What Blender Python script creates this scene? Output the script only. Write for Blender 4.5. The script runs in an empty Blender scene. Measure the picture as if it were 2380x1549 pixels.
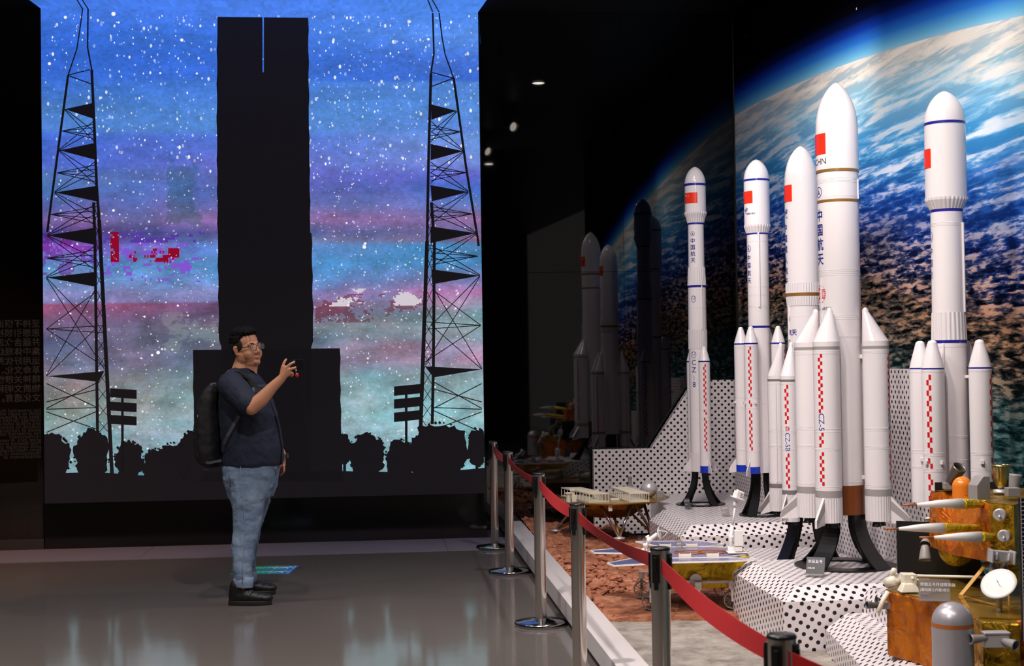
import bpy, bmesh, math, random
from math import pi, sin, cos, tan, atan, atan2, asin, acos, sqrt, hypot, radians
from mathutils import Vector, Matrix, noise

S = bpy.context.scene
COL = S.collection

# ------------------------------------------------------------------ camera
FPX, IW, IH, HC = 3350.0, 2380, 1549, 1.5
ROLL = 0.015
TILT = atan((844.0 - IH / 2) * cos(ROLL) / FPX)
cam_d = bpy.data.cameras.new('camera')
cam = bpy.data.objects.new('camera', cam_d)
COL.objects.link(cam)
cam_d.sensor_fit = 'HORIZONTAL'
cam_d.sensor_width = 36.0
cam_d.lens = 36.0 * FPX / IW
cam_d.clip_end = 200
cam_d.dof.use_dof = True
cam_d.dof.focus_distance = 8.8
cam_d.dof.aperture_fstop = 7.0
cam.location = (0, 0, HC)
cam.rotation_euler = (Matrix.Rotation(pi / 2 + TILT, 3, 'X') @ Matrix.Rotation(-ROLL, 3, 'Z')).to_euler()
S.camera = cam
S.view_settings.view_transform = 'Standard'
S.view_settings.look = 'None'
S.view_settings.gamma = 1.0
S.view_settings.use_curve_mapping = False
S.view_settings.exposure = 0.0
try:
    S.cycles.use_denoising = True
    S.cycles.max_bounces = 8
    S.cycles.glossy_bounces = 5
    S.cycles.transmission_bounces = 6
    S.cycles.sample_clamp_indirect = 4.0
    S.cycles.caustics_reflective = False
    S.cycles.caustics_refractive = False
except Exception:
    pass

# ------------------------------------------------------------------ world: the dim rest of the hall
w = bpy.data.worlds.new('hall_ambient')
S.world = w
w.use_nodes = True
w.node_tree.nodes['Background'].inputs[0].default_value = (1.0, 0.93, 0.88, 1)
w.node_tree.nodes['Background'].inputs[1].default_value = 0.12

# ------------------------------------------------------------------ lamps of the room
CEIL = 4.54
def spot(name, loc, target, power, size=60, blend=0.6, radius=0.05, color=(1.0, 0.93, 0.88)):
    l = bpy.data.lights.new(name, 'SPOT')
    l.energy = power; l.spot_size = radians(size); l.spot_blend = blend
    l.shadow_soft_size = radius; l.color = color
    o = bpy.data.objects.new(name, l)
    COL.objects.link(o)
    o.location = loc
    o.rotation_euler = (Vector(target) - Vector(loc)).to_track_quat('-Z', 'Y').to_euler()
    return o
DOWNLIGHTS = [(0.92, 9.43, 200), (1.19, 6.64, 110), (1.50, 3.14, 120),           # over the display bed
              (-1.0, 2.4, 560), (-0.8, 5.8, 640), (-1.9, 8.3, 130), (-4.3, 4.0, 420), (-4.3, 8.0, 200)]   # added over the visitors' floor as fill light for man and floor
TRACKS = [  # track spotlights: place, aim, power
    ((0.35, 5.6), (1.80, 8.0, 1.7), 205),
    ((0.15, 7.3), (1.75, 9.6, 1.5), 180),
    ((0.25, 8.9), (1.55, 11.3, 1.1), 165),
    ((0.80, 4.6), (2.15, 7.1, 1.6), 165),
    ((0.62, 3.4), (2.60, 7.0, 3.3), 330),
    ((1.00, 5.9), (2.60, 8.6, 3.0), 260),
    ((0.95, 7.9), (2.30, 10.8, 3.2), 220),
    ((0.55, 4.0), (1.95, 6.3, 0.5), 130),
    ((-0.35, 6.6), (0.75, 9.3, 0.1), 190),
    ((-0.15, 5.0), (1.20, 7.0, 0.0), 150),
]
for x, y, p in DOWNLIGHTS:
    spot('downlight_beam', (x, y, CEIL - 0.03), (x, y, 0), p, 130, 0.8, 0.06)
spot('warm_beam', (-5.0, 9.6, CEIL - 0.05), (-4.4, 11.3, 0), 420, 60, 0.9, 0.05, (1.0, 0.55, 0.28))
for (x, y), t, p in TRACKS:
    spot('track_beam', (x, y, CEIL - 0.24), t, p, 56, 0.8, 0.05)

# ------------------------------------------------------------------ helpers
def lin(c):
    c = c / 255.0
    return c / 12.92 if c <= 0.04045 else ((c + 0.055) / 1.055) ** 2.4
def rgb(r, g, b, a=1.0):
    return (lin(r), lin(g), lin(b), a)

_M = {}
def mat(name, color=(200, 200, 200), rough=0.5, metal=0.0, spec=0.5, emit=None, coat=0.0, ior=None, alpha=None, trans=None, bump=None, var=None):
    if name in _M:
        return _M[name]
    m = bpy.data.materials.new(name); m.use_nodes = True
    nt = m.node_tree; b = nt.nodes['Principled BSDF']
    b.inputs['Base Color'].default_value = rgb(*color)
    b.inputs['Roughness'].default_value = rough
    b.inputs['Metallic'].default_value = metal
    b.inputs['Specular IOR Level'].default_value = spec
    if coat: b.inputs['Coat Weight'].default_value = coat; b.inputs['Coat Roughness'].default_value = 0.03
    if ior: b.inputs['IOR'].default_value = ior
    if trans: b.inputs['Transmission Weight'].default_value = trans
    if alpha is not None: b.inputs['Alpha'].default_value = alpha
    if emit:
        b.inputs['Emission Color'].default_value = rgb(*emit[:3]); b.inputs['Emission Strength'].default_value = emit[3]
    if bump or var:
        tc = nt.nodes.new('ShaderNodeTexCoord')
        nz = nt.nodes.new('ShaderNodeTexNoise')
        nt.links.new(tc.outputs['Object'], nz.inputs['Vector'])
        if bump:
            nz.inputs['Scale'].default_value = bump[0]; nz.inputs['Detail'].default_value = 4
            bp = nt.nodes.new('ShaderNodeBump'); bp.inputs['Strength'].default_value = bump[1]; bp.inputs['Distance'].default_value = bump[2]
            nt.links.new(nz.outputs['Fac'], bp.inputs['Height']); nt.links.new(bp.outputs['Normal'], b.inputs['Normal'])
        if var:
            n2 = nt.nodes.new('ShaderNodeTexNoise'); n2.inputs['Scale'].default_value = var[0]; n2.inputs['Detail'].default_value = 5
            nt.links.new(tc.outputs['Object'], n2.inputs['Vector'])
            r = nt.nodes.new('ShaderNodeValToRGB')
            r.color_ramp.elements[0].position = 0.3; r.color_ramp.elements[1].position = 0.7
            r.color_ramp.elements[0].color = rgb(*color); r.color_ramp.elements[1].color = rgb(*var[1])
            nt.links.new(n2.outputs['Fac'], r.inputs['Fac']); nt.links.new(r.outputs['Color'], b.inputs['Base Color'])
    _M[name] = m
    return m

class MB:
    """collects faces; build() links them as ONE mesh object"""
    def __init__(s):
        s.v = []; s.f = []; s.mi = []; s.sm = []
    def add(s, vs, fs, mi=0, smooth=False, M=None):
        o = len(s.v)
        if M is not None: vs = [M @ Vector(p) for p in vs]
        s.v += [tuple(p) for p in vs]
        for f in fs:
            s.f.append(tuple(i + o for i in f)); s.mi.append(mi); s.sm.append(smooth)
        return s
    def box(s, c, d, M=None, mi=0, taper=1.0):
        x, y, z = d[0] / 2, d[1] / 2, d[2] / 2
        t = taper
        vs = [(-x, -y, -z), (x, -y, -z), (x, y, -z), (-x, y, -z), (-x * t, -y * t, z), (x * t, -y * t, z), (x * t, y * t, z), (-x * t, y * t, z)]
        vs = [(p[0] + c[0], p[1] + c[1], p[2] + c[2]) for p in vs]
        return s.add(vs, [(0, 3, 2, 1), (4, 5, 6, 7), (0, 1, 5, 4), (1, 2, 6, 5), (2, 3, 7, 6), (3, 0, 4, 7)], mi, False, M)
    def prism(s, poly, a, b, axis='z', M=None, mi=0):
        """closed 2-D outline swept between a and b along an axis (CCW seen from +axis)"""
        n = len(poly)
        def p3(p, h):
            return {'z': (p[0], p[1], h), 'y': (p[0], h, p[1]), 'x': (h, p[0], p[1])}[axis]
        vs = [p3(p, a) for p in poly] + [p3(p, b) for p in poly]
        fs = [tuple(range(n - 1, -1, -1)), tuple(range(n, 2 * n))] + [(i, (i + 1) % n, n + (i + 1) % n, n + i) for i in range(n)]
        return s.add(vs, fs, mi, False, M)
    def lathe(s, prof, n=40, M=None, mi=0, smooth=True, rib=None, cap=True, c=(0, 0, 0)):
        """profile [(r, z)...] turned about z; rib=(count, depth) flutes it"""
        vs = []; fs = []
        if rib: n = rib[0] * 4
        for r, z in prof:
            for k in range(n):
                a = 2 * pi * k / n
                rr = r
                if rib: rr = r * (1 + (rib[1] if (k % 4) < 2 else -rib[1]))
                vs.append((c[0] + rr * cos(a), c[1] + rr * sin(a), c[2] + z))
        for j in range(len(prof) - 1):
            for k in range(n):
                k2 = (k + 1) % n
                fs.append((j * n + k, j * n + k2, (j + 1) * n + k2, (j + 1) * n + k))
        s.add(vs, fs, mi, smooth and not rib, M)
        if cap:
            L = len(prof) - 1
            if prof[0][0] > 1e-6: s.add(vs[:n], [tuple(range(n - 1, -1, -1))], mi, False, M)
            if prof[L][0] > 1e-6: s.add(vs[L * n:], [tuple(range(n))], mi, False, M)
        return s
    def tube(s, pts, r, n=10, M=None, mi=0, smooth=True, flat=None, up=None, close=False):
        """sweep a circle (or ellipse/rectangle when flat=(w,h)) along points"""
        pts = [Vector(p) for p in pts]; m = len(pts)
        rs = r if isinstance(r, (list, tuple)) else [r] * m
        vs = []; fs = []
        prev = None
        for i, p in enumerate(pts):
            if close: t = pts[(i + 1) % m] - pts[i - 1]
            else: t = pts[min(i + 1, m - 1)] - pts[max(i - 1, 0)]
            t.normalize()
            if up is not None: a = Vector(up)
            elif prev is not None: a = prev
            else: a = Vector((0, 0, 1)) if abs(t.z) < 0.9 else Vector((1, 0, 0))
            x = (a - t * a.dot(t))
            if x.length < 1e-5: x = t.orthogonal()
            x.normalize(); y = t.cross(x); prev = x
            if flat:
                w_, h_ = flat[0] / 2, flat[1] / 2
                k = rs[i] if not isinstance(r, (int, float)) else 1.0
                q = [(h_, w_), (h_, -w_), (-h_, -w_), (-h_, w_)]
                for c0, c1 in q: vs.append(p + x * c0 * k + y * c1 * k)
            else:
                for k in range(n):
                    a_ = 2 * pi * k / n
                    vs.append(p + x * cos(a_) * rs[i] + y * sin(a_) * rs[i])
        if flat: n = 4; smooth = False
        for i in range(m if close else m - 1):
            i2 = (i + 1) % m
            for k in range(n):
                fs.append((i * n + k, i * n + (k + 1) % n, i2 * n + (k + 1) % n, i2 * n + k))
        if not close:
            fs.append(tuple(range(n - 1, -1, -1))); fs.append(tuple(range((m - 1) * n, m * n)))
        return s.add(vs, fs, mi, smooth, M)
    def ball(s, c, r, n=20, m=12, M=None, mi=0, z0=-1.0, z1=1.0, sc=(1, 1, 1)):
        vs = []; fs = []
        a0, a1 = asin(z0), asin(z1)
        for j in range(m + 1):
            a = a0 + (a1 - a0) * j / m
            for k in range(n):
                b = 2 * pi * k / n
                vs.append((c[0] + r * sc[0] * cos(a) * cos(b), c[1] + r * sc[1] * cos(a) * sin(b), c[2] + r * sc[2] * sin(a)))
        for j in range(m):
            for k in range(n):
                fs.append((j * n + k, j * n + (k + 1) % n, (j + 1) * n + (k + 1) % n, (j + 1) * n + k))
        s.add(vs, fs, mi, True, M)
        if z0 > -0.999: s.add(vs[:n], [tuple(range(n - 1, -1, -1))], mi, False, M)
        if z1 < 0.999: s.add(vs[m * n:], [tuple(range(n))], mi, False, M)
        return s
    def build(s, name, mats, parent=None, loc=None, uv=False, bevel=0, smooth_angle=None):
        me = bpy.data.meshes.new(name)
        me.from_pydata(s.v, [], s.f)
        if not isinstance(mats, (list, tuple)): mats = [mats]
        for m in mats: me.materials.append(m)
        me.polygons.foreach_set('material_index', s.mi)
        me.polygons.foreach_set('use_smooth', s.sm)
        if uv:
            L = me.uv_layers.new(name='UVMap')
            for p in me.polygons:
                n = p.normal
                u = Vector((0, 0, 1)).cross(n)
                if u.length < 0.3: u = Vector((1, 0.097, 0))
                u.normalize(); vv = n.cross(u)
                for li in p.loop_indices:
                    co = me.vertices[me.loops[li].vertex_index].co
                    L.data[li].uv = (co.dot(u), co.dot(vv))
        me.update()
        o = bpy.data.objects.new(name, me)
        COL.objects.link(o)
        if parent is not None: o.parent = parent
        if loc is not None: o.location = loc
        if bevel:
            b = o.modifiers.new('bevel', 'BEVEL'); b.width = bevel; b.segments = 2; b.limit_method = 'ANGLE'; b.angle_limit = radians(40)
        return o

def tag(o, label=None, cat=None, group=None, kind=None):
    if label: o['label'] = label
    if cat: o['category'] = cat
    if group: o['group'] = group
    if kind: o['kind'] = kind
    return o
def empty(name, loc=(0, 0, 0), rz=0.0):
    o = bpy.data.objects.new(name, None); COL.objects.link(o)
    o.empty_display_size = 0.05
    o.location = loc; o.rotation_euler = (0, 0, rz)
    return o
def copy_tree(o, parent=None):
    c = o.copy(); COL.objects.link(c); c.parent = parent
    for ch in list(o.children): copy_tree(ch, c)
    return c

# measuring helpers: a sight line through the lens, met with a depth, a level, a wall
def ray(px, py):
    u, v = px - IW / 2, py - IH / 2
    c, s = cos(ROLL), sin(ROLL)
    ur, vr = u * c - v * s, u * s + v * c
    cT, sT = cos(TILT), sin(TILT)
    d = Vector((ur / FPX, cT + vr / FPX * sT, sT - vr / FPX * cT))
    return d / d.y
def at(px, py, y):
    r = ray(px, py) * y
    return Vector((r.x, y, HC + r.z))
def at_z(px, py, z):
    r = ray(px, py); t = (z - HC) / r.z
    return Vector((r.x * t, t, z))
WD0, WM = 12.43, 0.097                 # the back wall runs y = WD0 + WM * x
WN = hypot(1, WM)
def on_wall(px, py, off=0.0):
    """(distance along the back wall, height)"""
    r = ray(px, py); t = (WD0 - off) / (1 - WM * r.x)
    return (r.x * t * WN, HC + r.z * t)
def wall_pt(a, z, off=0.0):
    """point at distance a along the back wall (a=0 at x=0), off metres in front of it"""
    return Vector((a / WN + WM / WN * off, WD0 + WM * a / WN - off / WN, z))
E1 = Vector((1 / WN, WM / WN, 0)); E2 = Vector((WM / WN, -1 / WN, 0))   # along the wall, out of the wall
CX = 1.9857; CORNER = Vector((CX, WD0 + WM * CX, 0))
def room(a, b, z=0.0):
    """room frame: a along the back wall from the corner (left is negative), b out from the wall"""
    return CORNER + E1 * a + E2 * b + Vector((0, 0, z))
ROOM_RZ = atan2(WM, 1.0)

# writing -> mesh pieces
def text_mesh(body, size, align='CENTER', spacing=1.0, bold=0.0, line=1.0, cut=0.0):
    c = bpy.data.curves.new('lettering', 'FONT')
    c.body = body; c.size = size; c.align_x = align; c.align_y = 'CENTER'
    c.space_character = spacing; c.space_line = line; c.offset = bold; c.resolution_u = 3
    o = bpy.data.objects.new('lettering', c); COL.objects.link(o)
    dg = bpy.context.evaluated_depsgraph_get(); dg.update()
    me = bpy.data.meshes.new_from_object(o.evaluated_get(dg))
    vs = [tuple(v.co) for v in me.vertices]; fs = [tuple(p.vertices) for p in me.polygons]
    bpy.data.objects.remove(o); bpy.data.curves.remove(c); bpy.data.meshes.remove(me)
    if cut:      # slice the letters into upright strips so that they bend round a hull
        def clip(poly, x, keep_left):
            out = []
            for a, b in zip(poly, poly[1:] + poly[:1]):
                ia, ib = (a[0] <= x) == keep_left or abs(a[0] - x) < 1e-9, (b[0] <= x) == keep_left or abs(b[0] - x) < 1e-9
                if ia: out.append(a)
                if ia != ib:
                    t = (x - a[0]) / (b[0] - a[0]); out.append((x, a[1] + (b[1] - a[1]) * t, 0.0))
            return out
        nv, nf = [], []
        for f in fs:
            poly = [vs[i] for i in f]
            k0, k1 = math.floor(min(p[0] for p in poly) / cut), math.floor(max(p[0] for p in poly) / cut)
            for k in range(k0, k1 + 1):
                q = clip(clip(poly, k * cut, False), (k + 1) * cut, True) if k1 > k0 else poly
                if len(q) >= 3:
                    o_ = len(nv); nv += q; nf.append(tuple(range(o_, o_ + len(q))))
        vs, fs = nv, nf
    return vs, fs
def add_text(mb, body, size, M, mi=0, **k):
    vs, fs = text_mesh(body, size, **k)
    mb.add(vs, fs, mi, False, M)
# ================================================================== the setting
black_gloss = mat('black_glass', (4, 4, 6), 0.02, 0, 0.5, ior=1.70)
black_panel = mat('black_base_panel', (7, 6, 6), 0.12, 0, 0.5)
dark_matt = mat('dark_ceiling_paint', (9, 9, 10), 0.45)

def structure(o, label=None):
    o['kind'] = 'structure'
    if label: o['label'] = label
    return o

# floor: polished grey slabs
def floor_material():
    m = bpy.data.materials.new('polished_grey_floor'); m.use_nodes = True
    nt = m.node_tree; b = nt.nodes['Principled BSDF']; L = nt.links
    tc = nt.nodes.new('ShaderNodeTexCoord')
    n = nt.nodes.new('ShaderNodeTexNoise'); n.inputs['Scale'].default_value = 0.8; n.inputs['Detail'].default_value = 6
    L.new(tc.outputs['Object'], n.inputs['Vector'])
    r = nt.nodes.new('ShaderNodeValToRGB')
    r.color_ramp.elements[0].color = rgb(98, 91, 88); r.color_ramp.elements[1].color = rgb(110, 103, 99)
    L.new(n.outputs['Fac'], r.inputs['Fac'])
    br = nt.nodes.new('ShaderNodeTexBrick')
    br.inputs['Scale'].default_value = 1.0; br.inputs['Mortar Size'].default_value = 0.0022
    br.inputs['Brick Width'].default_value = 14.0; br.inputs['Row Height'].default_value = 2.35; br.offset = 0.0
    br.inputs['Color1'].default_value = (1, 1, 1, 1); br.inputs['Color2'].default_value = (1, 1, 1, 1); br.inputs['Mortar'].default_value = (0.45, 0.43, 0.42, 1)
    mp = nt.nodes.new('ShaderNodeMapping'); mp.inputs['Location'].default_value = (8.0, 0.55, 0); mp.inputs['Rotation'].default_value = (0, 0, -0.09)
    L.new(tc.outputs['Object'], mp.inputs['Vector']); L.new(mp.outputs['Vector'], br.inputs['Vector'])
    mx = nt.nodes.new('ShaderNodeMix'); mx.data_type = 'RGBA'; mx.blend_type = 'MULTIPLY'; mx.inputs['Factor'].default_value = 1
    L.new(r.outputs['Color'], mx.inputs['A']); L.new(br.outputs['Color'], mx.inputs['B'])
    L.new(mx.outputs['Result'], b.inputs['Base Color'])
    b.inputs['Roughness'].default_value = 0.10; b.inputs['IOR'].default_value = 1.5
    n2 = nt.nodes.new('ShaderNodeTexNoise'); n2.inputs['Scale'].default_value = 2.2; n2.inputs['Detail'].default_value = 2
    L.new(tc.outputs['Object'], n2.inputs['Vector'])
    bp = nt.nodes.new('ShaderNodeBump'); bp.inputs['Strength'].default_value = 0.03; bp.inputs['Distance'].default_value = 0.03
    L.new(n2.outputs['Fac'], bp.inputs['Height']); L.new(bp.outputs['Normal'], b.inputs['Normal'])
    return m
XL, XR, YB = -6.2, 4.6, -9.0          # left, right and rear limits of the hall
fl = MB()
p = [(XL - 0.2, YB, 0), (XR, YB, 0), (XR, WD0 + 0.5 + WM * XR, 0), (XL - 0.2, WD0 + 0.5 + WM * XL, 0)]
fl.prism([q[:2] for q in p], -0.1, 0.0)
structure(fl.build('floor', floor_material()), 'polished grey floor of the exhibition hall')
# bright metal border of the floor along the screen wall
def metal_border():
    m = mat('brushed_floor_metal', (176, 164, 180), 0.34, 0.55)
    nt = m.node_tree; b = nt.nodes['Principled BSDF']
    tc = nt.nodes.new('ShaderNodeTexCoord'); n2 = nt.nodes.new('ShaderNodeTexNoise'); n2.inputs['Scale'].default_value = 1.7; n2.inputs['Detail'].default_value = 2
    nt.links.new(tc.outputs['Object'], n2.inputs['Vector'])
    bp = nt.nodes.new('ShaderNodeBump'); bp.inputs['Strength'].default_value = 0.12; bp.inputs['Distance'].default_value = 0.05
    nt.links.new(n2.outputs['Fac'], bp.inputs['Height']); nt.links.new(bp.outputs['Normal'], b.inputs['Normal'])
    return m
bd = MB()
for a0, a1 in ((-6.0, -3.05), (-3.046, -0.62), (-0.616, -0.08)):
    q = [wall_pt(a0, 0, 0.78), wall_pt(a1, 0, 0.78), wall_pt(a1, 0, 0.0), wall_pt(a0, 0, 0.0)]
    bd.prism([(v.x, v.y) for v in q], 0.0005, 0.004)
structure(bd.build('trim_1', metal_border()), 'shiny metal floor border along the foot of the screen wall')

# ceiling
ce = MB(); ce.prism([q[:2] for q in p], CEIL, CEIL + 0.1)
structure(ce.build('ceiling', dark_matt), 'dark ceiling')

# back wall: black base under the screen, black return left of it, black glass right of it
sx0, sz0 = on_wall(103, 1167); sx1, sz1 = on_wall(1128, 1151)
SA0, SA1, SZ0, SZ1 = on_wall(100, 600)[0], on_wall(1119, 600)[0], 0.385, CEIL
aL, aG = XL * WN, SA1 + 0.02
wb = MB()
def wall_box(mb_, a0, a1, z0, z1, o0, o1, mi=0):
    pts = [wall_pt(a0, 0, o1), wall_pt(a1, 0, o1), wall_pt(a1, 0, o0), wall_pt(a0, 0, o0)]
    mb_.prism([(v.x, v.y) for v in pts], z0, z1, mi=mi)
wall_box(wb, aL, SA1 + 0.02, 0, CEIL, -0.15, -0.03)
structure(wb.build('wall_back', black_panel), 'black wall carrying the big screen')
base = MB(); wall_box(base, SA0 - 0.005, SA1 + 0.012, 0.004, SZ0 - 0.004, -0.03, 0.0)
structure(base.build('baseboard_back', black_panel), 'glossy black base under the big screen')
lw = MB()
brown_gloss = mat('dark_brown_glass', (20, 12, 8), 0.008, 0, 0.5, ior=1.9)
wall_box(lw, SA0 - 0.43, SA0 - 0.012, 0.004, CEIL - 0.002, -0.03, 0.004)
structure(lw.build('wall_left_return', brown_gloss), 'dark glossy wall panel left of the screen')
lw2 = MB(); wall_box(lw2, aL, SA0 - 0.434, 0.004, CEIL - 0.002, -0.03, 0.02)
structure(lw2.build('trim_2', mat('bronze_trim', (70, 48, 40), 0.35, 0.6)), 'bronze edge strip at the far left')
# black glass wall: two tiers and panes with fine joints
GZ = at(1400, 633, WD0 + 0.1).z
ga1 = (CX - 0.02) * WN
cuts = [SA1 + 0.014, on_wall(1171, 600)[0], on_wall(1450, 600)[0], ga1]
k = 1
for i in range(3):
    for z0, z1 in ((0.0, GZ), (GZ + 0.003, CEIL - 0.002)):
        g = MB(); wall_box(g, cuts[i] + 0.001, cuts[i + 1] - 0.001, z0, z1, -0.12, 0.0)
        structure(g.build('wall_glass_%d' % k, black_gloss), 'black glass wall pane between the screen and the earth mural'); k += 1
gb = MB(); wall_box(gb, SA1 + 0.02, XR * WN, 0, CEIL, -0.3, -0.14)
structure(gb.build('wall_back_right', dark_matt))

# right wall with the printed mural of the earth
def mural_material():
    m = bpy.data.materials.new('earth_mural_print'); m.use_nodes = True
    nt = m.node_tree; N = nt.nodes; L = nt.links; b = N['Principled BSDF']
    tc = N.new('ShaderNodeTexCoord'); sep = N.new('ShaderNodeSeparateXYZ'); L.new(tc.outputs['UV'], sep.inputs[0])
    def math_(op, a, b_=None, c=None):
        n = N.new('ShaderNodeMath'); n.operation = op
        for i, q in enumerate((a, b_, c)):
            if q is None: continue
            if isinstance(q, (int, float)): n.inputs[i].default_value = q
            else: L.new(q, n.inputs[i])
        return n.outputs[0]
    X, Z = sep.outputs[0], sep.outputs[1]
    dx = math_('SUBTRACT', X, -1.13); dz = math_('SUBTRACT', Z, -42.747)
    dist = math_('SQRT', math_('ADD', math_('MULTIPLY', dx, dx), math_('MULTIPLY', dz, dz)))
    h = math_('SUBTRACT', dist, 46.405)          # metres above the limb (negative: inside)
    def ramp(fac, stops, interp='LINEAR'):
        r = N.new('ShaderNodeValToRGB'); r.color_ramp.interpolation = interp
        e = r.color_ramp.elements
        while len(e) > 1: e.remove(e[-1])
        e[0].position = stops[0][0]; e[0].color = rgb(*stops[0][1])
        for pz, c in stops[1:]:
            q = e.new(pz); q.color = rgb(*c)
        L.new(fac, r.inputs['Fac']); return r.outputs['Color']
    def rng(v, a, b_):
        n = N.new('ShaderNodeMapRange'); n.inputs['From Min'].default_value = a; n.inputs['From Max'].default_value = b_
        L.new(v, n.inputs['Value']); return n.outputs[0]
    def noise_(scale, sx, sy, detail=8, rough=0.6, dist_=0.0, rot=0.0):
        mp = N.new('ShaderNodeMapping'); mp.inputs['Scale'].default_value = (sx, sy, 1); mp.inputs['Rotation'].default_value = (0, 0, rot)
        L.new(tc.outputs['UV'], mp.inputs['Vector'])
        n = N.new('ShaderNodeTexNoise'); n.inputs['Scale'].default_value = scale; n.inputs['Detail'].default_value = detail
        n.inputs['Roughness'].default_value = rough; n.inputs['Distortion'].default_value = dist_
        L.new(mp.outputs['Vector'], n.inputs['Vector']); return n.outputs['Fac']
    def mix(f, a, b_, mode='MIX'):
        n = N.new('ShaderNodeMix'); n.data_type = 'RGBA'; n.blend_type = mode
        if isinstance(f, (int, float)): n.inputs['Factor'].default_value = f
        else: L.new(f, n.inputs['Factor'])
        for s_, q in (('A', a), ('B', b_)):
            if isinstance(q, tuple): n.inputs[s_].default_value = q
            else: L.new(q, n.inputs[s_])
        return n.outputs['Result']
    # sky above the limb
    sky = ramp(rng(h, 0.0, 0.42), [(0.0, (138, 194, 222)), (0.10, (92, 166, 212)), (0.26, (40, 108, 196)), (0.44, (16, 50, 150)), (0.60, (8, 18, 66)), (0.78, (4, 5, 14)), (1.0, (2, 2, 4))])
    # a relief of waves: the difference of one noise at two near places, stretched along the horizon
    def relief(scale, sx, sy, detail, rot, du, dv, gain, dist_=0.6, rough=0.58):
        outs = []
        for k_ in (0, 1):
            mp = N.new('ShaderNodeMapping'); mp.inputs['Scale'].default_value = (sx, sy, 1); mp.inputs['Rotation'].default_value = (0, 0, rot)
            mp.inputs['Location'].default_value = (k_ * du, k_ * dv, 0)
            L.new(tc.outputs['UV'], mp.inputs['Vector'])
            n = N.new('ShaderNodeTexNoise'); n.inputs['Scale'].default_value = scale; n.inputs['Detail'].default_value = detail; n.inputs['Roughness'].default_value = rough; n.inputs['Distortion'].default_value = dist_
            L.new(mp.outputs['Vector'], n.inputs['Vector']); outs.append(n.outputs['Fac'])
        return math_('MULTIPLY_ADD', math_('SUBTRACT', outs[0], outs[1]), gain, 0.5)
    n1 = noise_(1.5, 0.35, 2.2, 8, 0.6, 0.3, 0.03)
    n3 = noise_(7.0, 0.22, 2.4, 8, 0.64, 0.3, 0.03)
    ra = relief(6.5, 0.20, 2.1, 8, 0.03, 0.04, 0.14, 3.2)          # long swells
    rb = relief(21.0, 0.30, 1.5, 6, -0.02, 0.05, 0.20, 3.2, 0.45)   # choppy waves
    low = rng(h, -0.5, -1.3)
    near = rng(h, 0.0, -0.75)                                        # pale cloud belt under the limb
    hn = math_('ADD', h, math_('MULTIPLY', math_('SUBTRACT', n1, 0.5), 0.9))
    tone = ramp(rng(hn, -2.2, 0.0), [(0.0, (50, 92, 96)), (0.14, (44, 62, 66)), (0.28, (84, 72, 64)), (0.40, (52, 60, 96)), (0.50, (34, 66, 144)), (0.62, (50, 108, 190)), (0.74, (92, 164, 216)), (0.85, (150, 200, 226)), (0.94, (206, 208, 206)), (1.0, (224, 214, 206))])
    crest = ramp(rng(h, -2.2, 0.0), [(0.0, (150, 176, 176)), (0.16, (150, 132, 110)), (0.30, (216, 156, 116)), (0.42, (214, 184, 176)), (0.55, (186, 196, 232)), (0.72, (220, 230, 242)), (0.9, (236, 230, 224)), (1.0, (236, 228, 218))])
    trough = ramp(rng(h, -2.2, 0.0), [(0.0, (18, 38, 40)), (0.2, (12, 16, 18)), (0.34, (8, 10, 16)), (0.46, (14, 22, 60)), (0.60, (24, 60, 140)), (0.76, (60, 140, 200)), (0.9, (140, 184, 206)), (1.0, (180, 186, 190))])
    rel = math_('ADD', math_('MULTIPLY', ra, math_('SUBTRACT', 1.0, math_('MULTIPLY', low, 0.75))), math_('MULTIPLY', rb, math_('MULTIPLY', low, 0.75)))
    rel = math_('ADD', rel, math_('MULTIPLY', math_('SUBTRACT', n3, 0.5), 0.55))
    sea = mix(rng(rel, 0.50, 0.20), tone, trough)
    sea = mix(math_('MULTIPLY', rng(rel, 0.54, 0.86), math_('ADD', 0.35, math_('MULTIPLY', rng(n1, 0.36, 0.6), 0.65))), sea, crest)
    inside = math_('LESS_THAN', h, 0.0)
    colr = mix(inside, sky, sea)
    vo = N.new('ShaderNodeTexVoronoi'); vo.inputs['Scale'].default_value = 2.6; L.new(tc.outputs['UV'], vo.inputs['Vector'])
    st = math_('MULTIPLY', math_('LESS_THAN', vo.outputs['Distance'], 0.022), math_('GREATER_THAN', h, 0.3))
    colr = mix(st, colr, (0.5, 0.5, 0.45, 1))
    L.new(colr, b.inputs['Base Color'])
    b.inputs['Roughness'].default_value = 0.8; b.inputs['Specular IOR Level'].default_value = 0.0
    return m
mu = MB()
mu_len = 9.0
me = bpy.data.meshes.new('wall_right')
vs = [room(0, 0, 0), room(0, mu_len, 0), room(0, mu_len, CEIL), room(0, 0, CEIL), room(0.1, -0.2, 0), room(0.1, mu_len, 0), room(0.1, mu_len, CEIL), room(0.1, -0.2, CEIL)]
me.from_pydata([tuple(v) for v in vs], [], [(0, 1, 2, 3), (4, 7, 6, 5), (0, 3, 7, 4), (1, 5, 6, 2), (3, 2, 6, 7), (0, 4, 5, 1)])
me.materials.append(mural_material()); me.materials.append(dark_matt)
uvl = me.uv_layers.new(name='UVMap')
uvs = [(0, 0), (mu_len, 0), (mu_len, CEIL), (0, CEIL)]
for li, u in zip(me.polygons[0].loop_indices, uvs): uvl.data[li].uv = u
for q in list(me.polygons)[1:]: q.material_index = 1
o = bpy.data.objects.new('wall_right', me); COL.objects.link(o)
structure(o, 'wall with the printed mural of the blue earth and its dark sky')
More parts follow.
